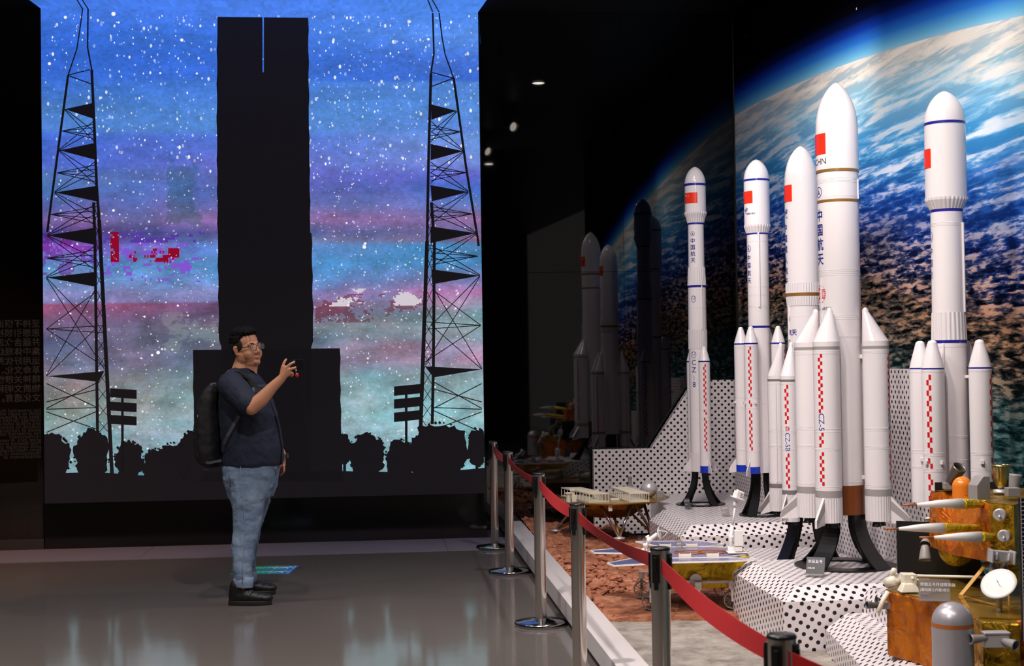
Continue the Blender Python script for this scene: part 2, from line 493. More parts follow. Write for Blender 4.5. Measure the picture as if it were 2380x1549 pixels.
# the hall beyond: left wall and rear wall, seen only as reflections
hall = mat('hall_wall_paint', (60, 52, 48), 0.6)
lw3 = MB(); lw3.prism([(XL - 0.1, YB), (XL, YB), (XL, WD0 + WM * XL), (XL - 0.1, WD0 + WM * XL)], 0, CEIL)
structure(lw3.build('wall_left', hall))

rw = MB(); rw.prism([(XL - 0.1, YB - 0.1), (XR, YB - 0.1), (XR, YB), (XL - 0.1, YB)], 0, CEIL)
structure(rw.build('wall_rear', mat('rear_wall_paint', (40, 36, 34), 0.7)))

# white kerb of the display bed
kerb_white = mat('white_painted_kerb', (222, 212, 212), 0.22)
kerb_dark = mat('dark_plinth', (14, 13, 13), 0.4)
def kl(y): return -0.087 + (12.357 - y) * 0.0898
KE = 3.0
kb = MB()
yb = lambda x: WD0 + WM * x - 0.02
kb.prism([(kl(KE), KE), (kl(KE) + 0.147, KE), (0.055, yb(0.055)), (-0.087, yb(-0.087))], 0.035, 0.14)
kerb = kb.build('display_kerb', kerb_white, bevel=0.003)
tag(kerb, 'long white kerb edging the sand bed beside the barrier posts', 'kerb', kind='structure')
kp = MB(); kp.prism([(kl(KE) + 0.05, KE), (kl(KE) + 0.13, KE), (0.04, yb(0.04)), (-0.04, yb(-0.04))], 0.0, 0.035)
kp.build('plinth', kerb_dark, kerb)

# ================================================================== the LED screen
screen = empty('led_screen', wall_pt((SA0 + SA1) / 2, SZ0, 0.01))
tag(screen, 'huge lit screen showing a starry sky behind launch tower silhouettes', 'screen')
random.seed(7)
def w2(px, py): return on_wall(px, py, 0.03)
SKY = [  # height on the picture -> colours at left, middle, right
    (-40, (62, 118, 226), (70, 124, 230), (66, 126, 224)), (30, (64, 116, 222), (74, 124, 228), (78, 134, 228)), (75, (54, 106, 208), (64, 116, 220), (92, 146, 232)), (130, (50, 100, 204), (56, 106, 208), (72, 118, 218)),
    (183, (58, 108, 214), (62, 112, 214), (58, 104, 204)), (190, (60, 112, 212), (70, 122, 214), (84, 136, 220)), (260, (74, 124, 198), (80, 132, 206), (84, 134, 206)), (300, (78, 128, 204), (84, 136, 208), (92, 130, 210)), (320, (66, 104, 204), (86, 116, 206), (108, 146, 216)),
    (380, (76, 104, 204), (100, 112, 204), (116, 142, 216)), (412, (84, 116, 176), (94, 104, 190), (96, 104, 204)), (440, (72, 110, 172), (98, 102, 182), (74, 106, 192)), (480, (86, 100, 168), (110, 108, 176), (92, 114, 178)), (515, (116, 98, 156), (128, 106, 160), (136, 104, 156)),
    (545, (74, 58, 134), (84, 92, 146), (104, 104, 152)), (566, (92, 66, 150), (92, 126, 170), (128, 94, 130)), (575, (126, 82, 190), (96, 140, 204), (74, 130, 180)), (620, (92, 134, 186), (84, 142, 200), (70, 132, 184)), (660, (102, 138, 190), (96, 138, 196), (120, 120, 172)), (690, (128, 128, 178), (118, 128, 180), (184, 118, 168)),
    (704, (126, 120, 168), (116, 124, 176), (170, 140, 184)), (710, (150, 78, 112), (106, 82, 122), (176, 150, 180)), (740, (130, 88, 124), (96, 88, 122), (126, 150, 162)), (770, (108, 96, 136), (112, 118, 130), (136, 158, 162)), (800, (92, 92, 124), (104, 108, 128), (138, 152, 168)), (815, (100, 98, 130), (110, 112, 132), (160, 140, 168)),
    (850, (112, 110, 140), (108, 112, 132), (166, 134, 162)), (885, (124, 122, 128), (122, 142, 152), (134, 156, 164)), (930, (122, 124, 120), (134, 170, 178), (128, 166, 172)), (980, (130, 150, 148), (142, 170, 180), (138, 184, 190)), (1010, (130, 160, 166), (150, 166, 184), (144, 186, 190)), (1060, (120, 160, 170), (122, 166, 176), (120, 170, 178)), (1180, (110, 150, 165), (110, 156, 168), (110, 160, 170))]
def sky_col(px, py):
    for i in range(len(SKY) - 1):
        if SKY[i][0] <= py <= SKY[i + 1][0]:
            t = (py - SKY[i][0]) / (SKY[i + 1][0] - SKY[i][0]); break
    else: i, t = 0, 0
    u = min(max((px - 100) / 1020, 0), 1)
    def row(r):
        a, b, c = SKY[r][1:]
        if u < 0.5: k = u * 2; return [a[j] + (b[j] - a[j]) * k for j in range(3)]
        k = u * 2 - 1; return [b[j] + (c[j] - b[j]) * k for j in range(3)]
    A, B = row(i), row(i + 1)
    c = [A[j] + (B[j] - A[j]) * t for j in range(3)]
    n1 = noise.fractal(Vector((px / 75, py / 42, 3.1)), 0.9, 2.0, 4)
    n2 = 0.55 * noise.fractal(Vector((px / 26, py / 13, 9.7)), 0.8, 2.0, 3) + 0.9 * noise.noise(Vector((px / 8.0, py / 5.0, 2.2))) + 0.5 * noise.noise(Vector((px / 170, round(py / 31) * 7.3, 5.5)))
    n3 = noise.fractal(Vector((px / 120, py / 70, 20.0)), 1.0, 2.0, 3)
    amp = 0.05 + 0.11 * min(max((py - 250) / 450, 0), 1)
    k = 1 + amp * n1 + 0.10 * n2
    c = [c[0] * k * (1 + 0.16 * n3 * min(max((py - 200) / 300, 0), 1)), c[1] * k, c[2] * k * (1 + 0.05 * n2)]
    # blocks of a broken picture: violet and red patches left, rusty and white clouds
    q = noise.fractal(Vector((px / 34, round(py / 6) * 6 / 15, 41.0)), 0.7, 2.0, 4)
    if 235 < px < 470 and 540 < py < 660:
        e = 1 - abs(px - 345) / 125; g = 1 - abs(py - 585) / 62
        if q + 0.5 * min(e, g) > 0.36:
            c = [128, 84, 206] if py > 568 else [84, 58, 158]
            if 580 < py < 640 and abs(q) < 0.11: c = [150, 8, 44]
    if (254 < px < 272 and 542 < py < 610 and q > -0.4) or (305 < px < 385 and 594 < py < 612 and q > -0.1) or (386 < px < 411 and 580 < py < 601): c = [142, 6, 40]
    if 60 < px < 225 and 545 < py < 640 and q > 0.02: c = [c[0] * 0.85 + 16, c[1] * 0.62, c[2] * 0.85]
    if 725 < px < 1000 and 690 < py < 760 and n1 + n2 * 0.5 > 0.12: c = [c[0] * 0.72 + 20, c[1] * 0.62, c[2] * 0.62]
    if 725 < px < 1000 and 680 < py < 720 and n1 - n2 * 0.4 > 0.2: c = [210, 200, 210]
    if 370 < px < 500 and 730 < py < 820 and n1 + n2 * 0.6 > 0.05: c = [c[0] * 0.72 + 40, c[1] * 0.72 + 44, c[2] * 0.68 + 44]
    if 385 + 12 * n2 < px < 455 + 30 * n1 and 385 + 30 * n1 < py < 520 + 40 * n3: c = [c[0] * 0.8, c[1] * 0.95, c[2] * 0.85]
    return [min(max(v, 0), 255) for v in c]
PW = 3.2                                # picture cell, in pixels of the photograph's scale
nx, ny = int(1020 / PW), int(1150 / PW)
sv, sf, sc, sm_ = [], [], [], []
CYW, Z0_, Z1_ = 0.03, SZ0, CEIL - 0.004
for j in range(ny + 1):
    for i in range(nx + 1):
        a = SA0 + (SA1 - SA0) * i / nx; z = Z0_ + (Z1_ - Z0_) * j / ny
        sv.append(wall_pt(a, z, 0.010))
for j in range(ny):
    for i in range(nx):
        o_ = j * (nx + 1) + i
        sf.append((o_, o_ + 1, o_ + nx + 2, o_ + nx + 1))
        sc.append(sky_col(100 + 1020 * (i + 0.5) / nx, 1168 - 1148 * (j + 0.5) / ny)); sm_.append(0)
# overhead strip of the picture on the ceiling
P_A0, P_A1 = SA0, SA1
ns = 12
for i in range(120):
    for j in range(ns):
        t0, t1 = i / 120, (i + 1) / 120
        def cp(t, d):
            wid = 0.10 * d
            return wall_pt(P_A0 - wid + (P_A1 - P_A0 + 2 * wid) * t, CEIL - 0.004, 0.010 + d)
        d0, d1 = 1.2 * j / ns, 1.2 * (j + 1) / ns
        o_ = len(sv); sv += [cp(t0, d1), cp(t1, d1), cp(t1, d0), cp(t0, d0)]
        sf.append((o_ + 3, o_ + 2, o_ + 1, o_)); sc.append(sky_col(100 + 1020 * t0, 14 - 5 * j)); sm_.append(0)
def poly(pts, off=0.013, mi=1, colr=(26, 22, 26)):
    o_ = len(sv)
    for q in pts:
        a, z = w2(*q); sv.append(wall_pt(min(max(a, SA0), SA1), min(max(z, Z0_), Z1_), off))
    sf.append(tuple(range(o_, o_ + len(pts)))[::-1]); sc.append(colr); sm_.append(mi)
def line(p0, p1, wd, off=0.014):
    dx, dy = p1[0] - p0[0], p1[1] - p0[1]; l = hypot(dx, dy); nx_, ny_ = -dy / l * wd / 2, dx / l * wd / 2
    poly([(p0[0] + nx_, p0[1] + ny_), (p1[0] + nx_, p1[1] + ny_), (p1[0] - nx_, p1[1] - ny_), (p0[0] - nx_, p0[1] - ny_)], off)
def path(pts, wd, off=0.014):
    for i in range(len(pts) - 1): line(pts[i], pts[i + 1], wd, off)
# stars
def star(x, y, r, colr, ry=1.0):
    n = 6 if r < 2.2 else 10
    poly([(x + r * cos(2 * pi * k / n), y + ry * r * sin(2 * pi * k / n)) for k in range(n)], 0.0112, 0, colr)
for k in range(3600):
    x = random.uniform(104, 1112); y = random.uniform(32, 1080)
    dens = 0.75 if y < 500 else 1.0
    if random.random() > dens: continue
    r = random.choice([0.9, 1.0, 1.1, 1.2, 1.3, 1.4, 1.5, 1.8, 2.1, 2.6]) * (1.0 if y > 400 else 1.15)
    b_ = random.uniform(0.25, 1.0)
    base_c = sky_col(x, y)
    star(x, y, r, [base_c[j] + (250 - base_c[j]) * b_ for j in range(3)], 1.5 if y < 420 else 1.0)
for x, y, r in [(262, 31, 8), (150, 39, 6), (421, 92, 6), (274, 51, 4), (113, 147, 6), (921, 202, 6), (952, 49, 4), (995, 90, 5), (366, 820, 7), (352, 826, 5), (262, 489, 5), (846, 574, 7), (848, 566, 5), (1010, 900, 4), (375, 812, 4), (345, 515, 4), (456, 170, 4), (371, 169, 4)]:
    star(x, y, r * 0.62, (250, 244, 250))
# centre service tower
def notch(pts, n=26, amp=1.6):
    out = []
    for i in range(len(pts) - 1):
        (x0, y0), (x1, y1) = pts[i], pts[i + 1]
        if abs(y1 - y0) > 100:
            m = int(abs(y1 - y0) / 24)
            for q in range(m):
                t = q / m; out.append((x0 + (x1 - x0) * t + (amp if q % 3 == 1 else 0) * (1 if x0 > 600 else -1), y0 + (y1 - y0) * t))
        else: out.append(pts[i])
    out.append(pts[-1]); return out
poly(notch([(612, 39), (715, 40), (717, 300), (720, 541), (723, 542), (727, 793), (722, 809), (722, 1120)]) + [(612, 1120)])
poly(notch([(609, 1120), (609, 1120)]) + notch([(513, 1120), (513, 808), (513, 806), (508, 792), (505, 541), (503, 300), (504, 38)]) + [(609, 39)])
poly([(608, 167), (613, 167), (613, 1120), (608, 1120)])
poly(notch([(447, 814), (789, 810)]) + notch([(789, 810), (790, 930), (796, 1120)])[1:] + [(450, 1120)] + notch([(450, 1120), (449, 930), (447, 814)])[1:-1])
# ground and trees
poly([(90, 1102), (220, 1098), (330, 1106), (450, 1100), (800, 1096), (1000, 1100), (1140, 1088), (1140, 1175), (90, 1175)])
def tree(cx, top, bot, rx, seed):
    rr = random.Random(seed); pts = []
    for k in range(44):
        a = 2 * pi * k / 44
        j = 1 + rr.uniform(-0.10, 0.10) + 0.06 * sin(5 * a + seed)
        q_ = sin(a); wd_ = abs(cos(a)) ** (0.8 if q_ < 0 else 0.55)
        pts.append((cx + rx * j * wd_ * (1 if cos(a) > 0 else -1), (top + bot) / 2 + (bot - top) / 2 * (j if q_ < 0 else 1.0) * q_))
    poly(pts, 0.0135 + (seed % 7) * 0.0001); line((cx, bot - 8), (cx, 1112), 7, 0.0134)
    for k in range(26):
        a = rr.uniform(0, 2 * pi); q = (cx + rx * 1.05 * cos(a), (top + bot) / 2 + (bot - top) / 2 * 1.05 * sin(a)); s_ = rr.uniform(2, 4.5)
        poly([(q[0] - s_, q[1]), (q[0], q[1] - s_), (q[0] + s_, q[1] + 1), (q[0], q[1] + s_)], 0.0136)
for i, (cx, t, b_, rx) in enumerate([(118, 1012, 1100, 44), (212, 1002, 1096, 40), (298, 1028, 1098, 32), (360, 1045, 1112, 28), (400, 1032, 1115, 34), (446, 1004, 1112, 32), (800, 1012, 1066, 16), (852, 1010, 1092, 42), (928, 1024, 1100, 32), (1022, 986, 1094, 66), (1108, 998, 1072, 20), (985, 1010, 1098, 36)]):
    tree(cx, t, b_ + 11, rx, i + 3)
# floodlight boards
for x0, x1, ys in ((254, 316, ((905, 926), (936, 957), (967, 988))), (915, 976, ((896, 918), (926, 948), (957, 979)))):
    for y0, y1 in ys:
        sgn = 3 if x0 > 600 else -2
        poly([(x0, y0 + sgn), (x1, y0 - sgn), (x1, y1 - sgn), (x0, y1 + sgn)])
    xm = (x0 + x1) / 2 - 2
    line((xm, 915), (xm, 1095), 6)
# lattice masts
Lo = [(190, -12), (186.6, 48), (177, 113), (156.5, 174), (119.4, 452), (108, 540)]
Li = [(202.7, -12), (202, 110), (211.4, 161), (217, 281), (223, 432), (228.7, 510), (259, 1109)]
Ll = [(216, 470), (219, 560), (225, 1010)]
path(Lo[:4], 3.0); path(Lo[3:], 5.5); path(Li[:3], 3.5); path(Li[2:6], 6.5); path(Li[5:], 9); path(Ll, 7)
LT = [[(216, 238), (217, 276), (149, 253)], [(217, 332), (220, 371), (136, 349)], [(220, 432), (223, 468), (125, 447)], [(220, 529), (218, 569), (108, 547)], [(220, 632), (221, 667), (106, 645)], [(241, 863), (228, 888), (106, 875)]]
for t in LT: poly(t)
Ro = [(1005, 29), (1008, 123), (1001, 170), (995.6, 361), (992, 560), (977, 995)]
Rr = [(1020, 29), (1027, 87), (1034, 126), (1054, 181), (1083, 390), (1110, 556), (1112, 572)]
Rl = [(1002, 470), (1009, 560), (1006.7, 849), (1004, 987)]
path(Ro[:3], 4); path(Ro[2:5], 6.5); path(Ro[4:], 9); path(Rr[:4], 3); path(Rr[3:], 5.5); path(Rl, 7)
RT = [[(1001.8, 242), (1001.8, 278), (1061, 257)], [(1000, 334), (1000, 372), (1077, 351)], [(1000, 430), (1003, 468), (1088, 446)], [(1000, 526), (1000, 565), (1106.6, 542)], [(1001.8, 626), (1004, 661), (1115, 641)], [(987, 852), (1006.7, 878), (1119.5, 859)]]
for t in RT: poly(t)
def braces(T, outer, inner):
    for i in range(len(T) - 1):
        (a0, a1, at_), (b0, b1, bt) = T[i], T[i + 1]
        ym = (a1[1] + b0[1]) / 2; xo = (at_[0] + bt[0]) / 2
        for p0, p1 in (((at_[0], at_[1]), (a0[0], ym)), ((xo, ym), (a1[0], a1[1] + 12)), ((xo, ym), (b0[0], b0[1] - 10)), ((xo, ym), (b0[0], ym - 8)), ((xo, ym), (b0[0], ym + 9)), ((bt[0], bt[1]), (a0[0], ym)), ((at_[0], at_[1] + 2), (b0[0], b0[1] - 4)), ((bt[0], bt[1] - 2), (a1[0], a1[1] + 4))):
            line(p0, p1, 1.9)
    # the last bay below
    t = T[-1]; s_ = 1 if t[2][0] > t[0][0] else -1
    for k, (y0, y1) in enumerate(((888, 950), (950, 892), (955, 1006), (1000, 958), (948, 952), (905, 935))):
        line((t[1][0], y0), (t[2][0], y1), 2.2)
braces(LT, Lo, Li); braces(RT, Rr, Ro)
line((156, 174), (207, 161), 2.5); line((157, 175), (212, 195), 2.5); line((1054, 181), (1004, 168), 2.5); line((1054, 181), (1003, 200), 2.5)
for k in range(14):   # bracing between the paired legs
    y = 480 + k * 38
    x0 = 218 + k * 0.4; x1 = 229 + k * 2.1
    line((x0, y), (x1, y + 38), 1.5); line((x1, y), (x0, y + 38), 1.5)
    X0 = 994 - k * 1.2; X1 = 1006
    line((X0, y), (X1, y + 38), 1.5); line((X1, y), (X0, y + 38), 1.5)
# masts running on over the ceiling strip
def strip_line(x0, x1, wd):
    def cp(px, d, s_): return wall_pt(on_wall(px, 24, 0.03)[0] + s_ * wd, CEIL - 0.006, 0.012 + d)
    o_ = len(sv); sv.extend([cp(x0, 0, -1), cp(x0, 0, 1), cp(x1, 1.2, 1), cp(x1, 1.2, -1)])
    sf.append((o_, o_ + 1, o_ + 2, o_ + 3)); sc.append((26, 22, 26)); sm_.append(1)
for x0, x1 in ((1005, 960), (1020, 960), (190, 208), (203, 216)): strip_line(x0, x1, 0.006)
me = bpy.data.meshes.new('display_panel')
inv = screen.matrix_world.inverted(); base_loc = Vector(screen.location)
me.from_pydata([tuple(v - base_loc) for v in sv], [], sf)
ca = me.color_attributes.new('picture', 'FLOAT_COLOR', 'CORNER')
buf = []
for p_, c in zip(me.polygons, sc):
    q = (lin(c[0]), lin(c[1]), lin(c[2]), 1.0)
    for _ in range(p_.loop_total): buf += q
ca.data.foreach_set('color', buf)
def screen_material():
    m = bpy.data.materials.new('led_picture'); m.use_nodes = True
    nt = m.node_tree; N = nt.nodes; L = nt.links; b = N['Principled BSDF']
    at_ = N.new('ShaderNodeVertexColor'); at_.layer_name = 'picture'
    b.inputs['Base Color'].default_value = (0.008, 0.008, 0.009, 1); b.inputs['Roughness'].default_value = 0.6; b.inputs['Specular IOR Level'].default_value = 0.2
    L.new(at_.outputs['Color'], b.inputs['Emission Color']); b.inputs['Emission Strength'].default_value = 1.0
    return m
me.materials.append(screen_material())
dk = mat('led_dark_pixels', (18, 15, 17), 0.6, 0, 0.2, emit=(22, 19, 23, 0.8))
me.materials.append(dk)
me.polygons.foreach_set('material_index', sm_)
o = bpy.data.objects.new('display_panel', me); COL.objects.link(o); o.parent = screen
fr = MB()
def loc_wall_box(mb_, a0, a1, z0, z1, o0, o1):
    pts = [wall_pt(a0, 0, o1) - base_loc, wall_pt(a1, 0, o1) - base_loc, wall_pt(a1, 0, o0) - base_loc, wall_pt(a0, 0, o0) - base_loc]
    mb_.prism([(v.x, v.y) for v in pts], z0 - base_loc.z, z1 - base_loc.z)
loc_wall_box(fr, SA0 - 0.01, SA1 + 0.01, SZ0 - 0.003, CEIL - 0.008, -0.028, 0.008)
fr.build('housing', black_panel, screen)
# ================================================================== perforated white steel platforms and skyline panels
def perforated(name, rot):
    m = bpy.data.materials.new(name); m.use_nodes = True
    nt = m.node_tree; N = nt.nodes; L = nt.links; b = N['Principled BSDF']
    uv = N.new('ShaderNodeUVMap')
    mp = N.new('ShaderNodeMapping'); mp.inputs['Rotation'].default_value = (0, 0, radians(rot)); p_ = 0.0425; mp.inputs['Scale'].default_value = (1 / p_, 1 / p_, 1)
    L.new(uv.outputs['UV'], mp.inputs['Vector'])
    fr = N.new('ShaderNodeVectorMath'); fr.operation = 'FRACTION'; L.new(mp.outputs['Vector'], fr.inputs[0])
    sb = N.new('ShaderNodeVectorMath'); sb.operation = 'SUBTRACT'; L.new(fr.outputs[0], sb.inputs[0]); sb.inputs[1].default_value = (0.5, 0.5, 0)
    ml = N.new('ShaderNodeVectorMath'); ml.operation = 'MULTIPLY'; L.new(sb.outputs[0], ml.inputs[0]); ml.inputs[1].default_value = (1, 1, 0)
    le = N.new('ShaderNodeVectorMath'); le.operation = 'LENGTH'; L.new(ml.outputs[0], le.inputs[0])
    rg = N.new('ShaderNodeMapRange'); rg.inputs['From Min'].default_value = 0.232; rg.inputs['From Max'].default_value = 0.262; L.new(le.outputs['Value'], rg.inputs['Value'])
    mx = N.new('ShaderNodeMix'); mx.data_type = 'RGBA'; L.new(rg.outputs[0], mx.inputs['Factor'])
    mx.inputs['A'].default_value = rgb(16, 13, 13); mx.inputs['B'].default_value = rgb(226, 216, 218)
    L.new(mx.outputs['Result'], b.inputs['Base Color'])
    b.inputs['Roughness'].default_value = 0.28
    bp = N.new('ShaderNodeBump'); bp.inputs['Strength'].default_value = 0.8; bp.inputs['Distance'].default_value = 0.004
    L.new(rg.outputs[0], bp.inputs['Height']); L.new(bp.outputs['Normal'], b.inputs['Normal'])
    return m
perf45 = perforated('perforated_white_steel', 45)
perf30 = perforated('perforated_white_steel_turned', 31)

def platform(name, label, low, up, z_low, z_up, material, z0=0.0):
    """low/up: plan outlines (CCW) of the lower rim and of the top of the chamfer"""
    n = len(low); mb = MB()
    vs = [(p[0], p[1], z0) for p in low] + [(p[0], p[1], z_low) for p in low] + [(p[0], p[1], z_up) for p in up]
    fs = [tuple(range(2 * n, 3 * n))]
    for i in range(n):
        j = (i + 1) % n
        fs += [(i, j, n + j, n + i), (n + i, n + j, 2 * n + j, 2 * n + i)]
    mb.add(vs, fs)
    o = mb.build(name, material, uv=True, bevel=0.003)
    tag(o, label, 'platform', 'perforated display platforms')
    return o
def xy(x, y): return (x, y)
ZA, ZB, ZM, ZC = 0.355, 0.346, 0.20, 0.222
MUR = lambda y: CX + WM * (WD0 + WM * CX - y) - 0.105     # just clear of the panel along the mural
# rear platform
yA0, yA1 = 9.955, 12.43
def left(x0, y0, y): return x0 + WM * (y0 - y)
platform('display_platform', 'perforated white platform at the back carrying the slimmest rocket',
         [(left(1.137, 9.955, 9.955), 9.955), (MUR(10.11), 10.11), (MUR(12.47), 12.475), (1.17, 12.42), (1.17, 11.07), (left(1.137, 9.955, 11.06), 11.06)],
         [(1.232, 10.045), (MUR(10.2), 10.2), (MUR(12.47), 12.475), (1.171, 12.42), (1.171, 11.075), (left(1.232, 10.045, 11.065), 11.065)], 0.28, ZA, perf30)
# middle platform
platform('display_platform', 'low perforated white platform between the rear and front platforms',
         [(1.44, 8.315), (MUR(8.4), 8.405), (MUR(9.94), 9.95), (1.405, 9.949)],
         [(1.52, 8.323), (MUR(8.4), 8.405), (MUR(9.94), 9.95), (1.485, 9.949)], 0.13, ZM, perf30)
# front platform
platform('display_platform', 'tall perforated white platform in front carrying the biggest rocket',
         [(1.3414, 7.257), (MUR(7.35), 7.35), (MUR(8.4), 8.38), (1.2448, 8.291)],
         [(1.432, 7.35), (MUR(7.44), 7.44), (MUR(8.4), 8.38), (1.340, 8.291)], 0.28, ZB, perf30)
# corner platform under the gold lander
platform('display_platform', 'low perforated white platform in the near corner under the gold lander',
         [(1.47, 5.4), (MUR(5.4), 5.4), (MUR(7.22), 7.24), (1.545, 7.24)],
         [(1.62, 5.4), (MUR(5.4), 5.4), (MUR(7.22), 7.24), (1.655, 7.24)], 0.145, ZC, perf30)
# right platform, raised, behind the lander, under the tall rocket with blue bands
pl = platform('display_platform', 'perforated white platform under the tall right rocket behind the gold lander',
         [(1.76, 6.75), (MUR(6.78), 6.78), (MUR(7.24), 7.25), (1.74, 7.25)],
         [(1.79, 6.78), (MUR(6.78), 6.79), (MUR(7.24), 7.25), (1.77, 7.25)], 0.30, 0.346, perf30, z0=ZC)

# skyline panels behind the rockets
def skyline(name, label, outline, frame, thick, material):
    """outline in (along, height); frame(along, off, z) -> world"""
    n = len(outline); mb = MB()
    vs = [frame(a, thick, z) for a, z in outline] + [frame(a, 0.0, z) for a, z in outline]
    fs = [tuple(range(n)), tuple(range(2 * n - 1, n - 1, -1))] + [(i, n + i, n + (i + 1) % n, (i + 1) % n) for i in range(n)]
    mb.add(vs, fs)
    o = mb.build(name, material, uv=True)
    return tag(o, label, 'panel', 'perforated skyline panels')
def bp_(px, py): a, z = on_wall(px, py, 0.12); return (a, z)
a_l, z_l = bp_(1376, 1046); a_m, _ = bp_(1510, 1046); a_n, z_n = bp_(1603, 897); a_o, z_o = bp_(1652, 884); a_r = (CX - 0.05) * WN
skyline('skyline_panel', 'stepped perforated white panel standing against the black glass',
        [(a_l, 0.02), (a_r, 0.02), (a_r, z_o), (a_o, z_o), (a_n, z_n), (a_m, z_l), (a_l, z_l)],
        lambda a, f, z: wall_pt(a, z, 0.04 + f), 0.08, perf45)
def side_frame(a, f, z): return room(-0.04 - f, a, z)
skyline('skyline_panel', 'perforated white panel along the earth mural behind the rockets',
        [(0.13, 0.02), (0.13, 1.32), (3.35, 1.32), (3.35, 1.43), (4.5, 1.43), (4.5, 0.9), (4.85, 0.9), (4.85, 0.36), (4.84, 0.02)][::-1],
        side_frame, 0.05, perf45)

# ================================================================== the sand bed
def terrain(name, label, ys, material, seed, hfun, cells):
    y0, y1 = ys
    mb = MB(); vs = []; fs = []
    nx, ny = cells
    def covered(x, y):
        if y > WD0 + WM * x - 0.13 and x > 0.62: return True
        if y > 9.94 and x > 1.137 + WM * (9.955 - y) - 0.005: return True
        if 8.28 < y <= 9.96 and x > 1.40: return True
        if 7.25 < y < 8.31 and x > 1.345 + WM * (7.25 - y): return True
        if y < 7.26 and x > 1.545 - 0.041 * (7.24 - y): return True
        return False
    for j in range(ny + 1):
        y = y0 + (y1 - y0) * j / ny
        xl = kl(y) + 0.147; xr = 1.72 + 0.06 * (10 - y) / 3
        for i in range(nx + 1):
            x = xl + (xr - xl) * i / nx
            vs.append((x, y, hfun(x, y)))
    for j in range(ny):
        for i in range(nx):
            o_ = j * (nx + 1) + i
            q = vs[o_]; q2 = vs[o_ + nx + 2]
            if covered((q[0] + q2[0]) / 2, (q[1] + q2[1]) / 2): continue
            fs.append((o_, o_ + 1, o_ + nx + 2, o_ + nx + 1))
    used = sorted({i for f in fs for i in f}); mp_ = {a: b for b, a in enumerate(used)}
    front = [i for i in range(nx + 1) if i in mp_]
    skirt = [(vs[i][0], vs[i][1], 0.001) for i in front] + [vs[i] for i in front]
    mb.add([vs[i] for i in used], [tuple(mp_[i] for i in f) for f in fs], smooth=True)
    k = len(front)
    mb.add(skirt, [(i, i + 1, k + i + 1, k + i) for i in range(k - 1)])
    o = mb.build(name, material)
    return tag(o, label, 'sand', kind='stuff')
def soil(name, c0, c1, c2, bump=0.5):
    m = bpy.data.materials.new(name); m.use_nodes = True
    nt = m.node_tree; N = nt.nodes; L = nt.links; b = N['Principled BSDF']
    tc = N.new('ShaderNodeTexCoord')
    n = N.new('ShaderNodeTexNoise'); n.inputs['Scale'].default_value = 7; n.inputs['Detail'].default_value = 9; n.inputs['Roughness'].default_value = 0.7
    L.new(tc.outputs['Object'], n.inputs['Vector'])
    r = N.new('ShaderNodeValToRGB'); e = r.color_ramp.elements
    e[0].position = 0.32; e[0].color = rgb(*c0); e[1].position = 0.68; e[1].color = rgb(*c2)
    q = e.new(0.5); q.color = rgb(*c1)
    L.new(n.outputs['Fac'], r.inputs['Fac']); L.new(r.outputs['Color'], b.inputs['Base Color'])
    n2 = N.new('ShaderNodeTexNoise'); n2.inputs['Scale'].default_value = 55; n2.inputs['Detail'].default_value = 6; n2.inputs['Roughness'].default_value = 0.7
    L.new(tc.outputs['Object'], n2.inputs['Vector'])
    bp = N.new('ShaderNodeBump'); bp.inputs['Strength'].default_value = bump; bp.inputs['Distance'].default_value = 0.012
    L.new(n2.outputs['Fac'], bp.inputs['Height']); L.new(bp.outputs['Normal'], b.inputs['Normal'])
    b.inputs['Roughness'].default_value = 0.95; b.inputs['Specular IOR Level'].default_value = 0.1
    return m
def red_h(x, y):
    if y < 8.06: return 0.03
    f = min(1.0, (y - 8.06) / 0.25)
    v = Vector((x * 3.2, y * 2.2, 1.0))
    h = 0.045 + 0.02 * noise.fractal(v, 1.0, 2.0, 3)
    lump = noise.noise(Vector((x * 6.5, y * 4.2, 5.0)))
    lump2 = noise.noise(Vector((x * 15, y * 10, 8.0)))
    cell = noise.voronoi(Vector((x * 11, y * 8, 2.0)))[0][0]
    fine = noise.noise(Vector((x * 38, y * 26, 3.0)))
    rough = max(0.0, min(1.0, 0.5 + lump * 1.6))
    bank = 0.0
    # a rubble bank beside the kerb, sloping down to the rover's tracks
    d = (x - kl(y) - 0.147)
    bank = 0.045 * min(1, max(0, (y - 10.3) / 0.6)) + 0.055 * max(0.0, 1 - d / 0.55) * min(1, max(0, (y - 8.25) / 0.4)) + 0.035 * max(0, 1 - abs(y - 9.7) / 0.9) * max(0, 1 - abs(d - 0.35) / 0.5)
    step = round((lump + lump2 * 0.35) * 3.0) / 3.0
    h += bank + f * (0.024 * step + 0.022 * (0.5 - cell) * rough * 1.6 + 0.013 * fine * rough + 0.010 * lump2 + 0.006 * noise.noise(Vector((x * 75, y * 55, 6.0))) * rough)
    # levelled places: rover wheels, lander pads, platform feet
    for cx_, cy_, r_ in ((1.05, 8.55, 0.62),):
        q = hypot((x - cx_), (y - cy_) * 0.9)
        k = max(0.0, min(1.0, (q - r_ * 0.6) / (r_ * 0.5)))
        h = h * k + (0.060 + 0.004 * fine + 0.006 * lump2) * (1 - k)
    return max(0.012, h)
def grey_h(x, y):
    h = 0.030 + 0.008 * noise.fractal(Vector((x * 3.5, y * 2.2, 4.0)), 1.0, 2.0, 4) + 0.0035 * noise.noise(Vector((x * 26, y * 14, 1.0)))
    return max(0.012, h)
terrain('red_sand', 'rough rust-red sand bed around the rover and the small lander', (8.16, 12.46), soil('rust_red_sand', (112, 68, 50), (172, 110, 82), (212, 152, 122), 1.0), 1, red_h, (230, 420))
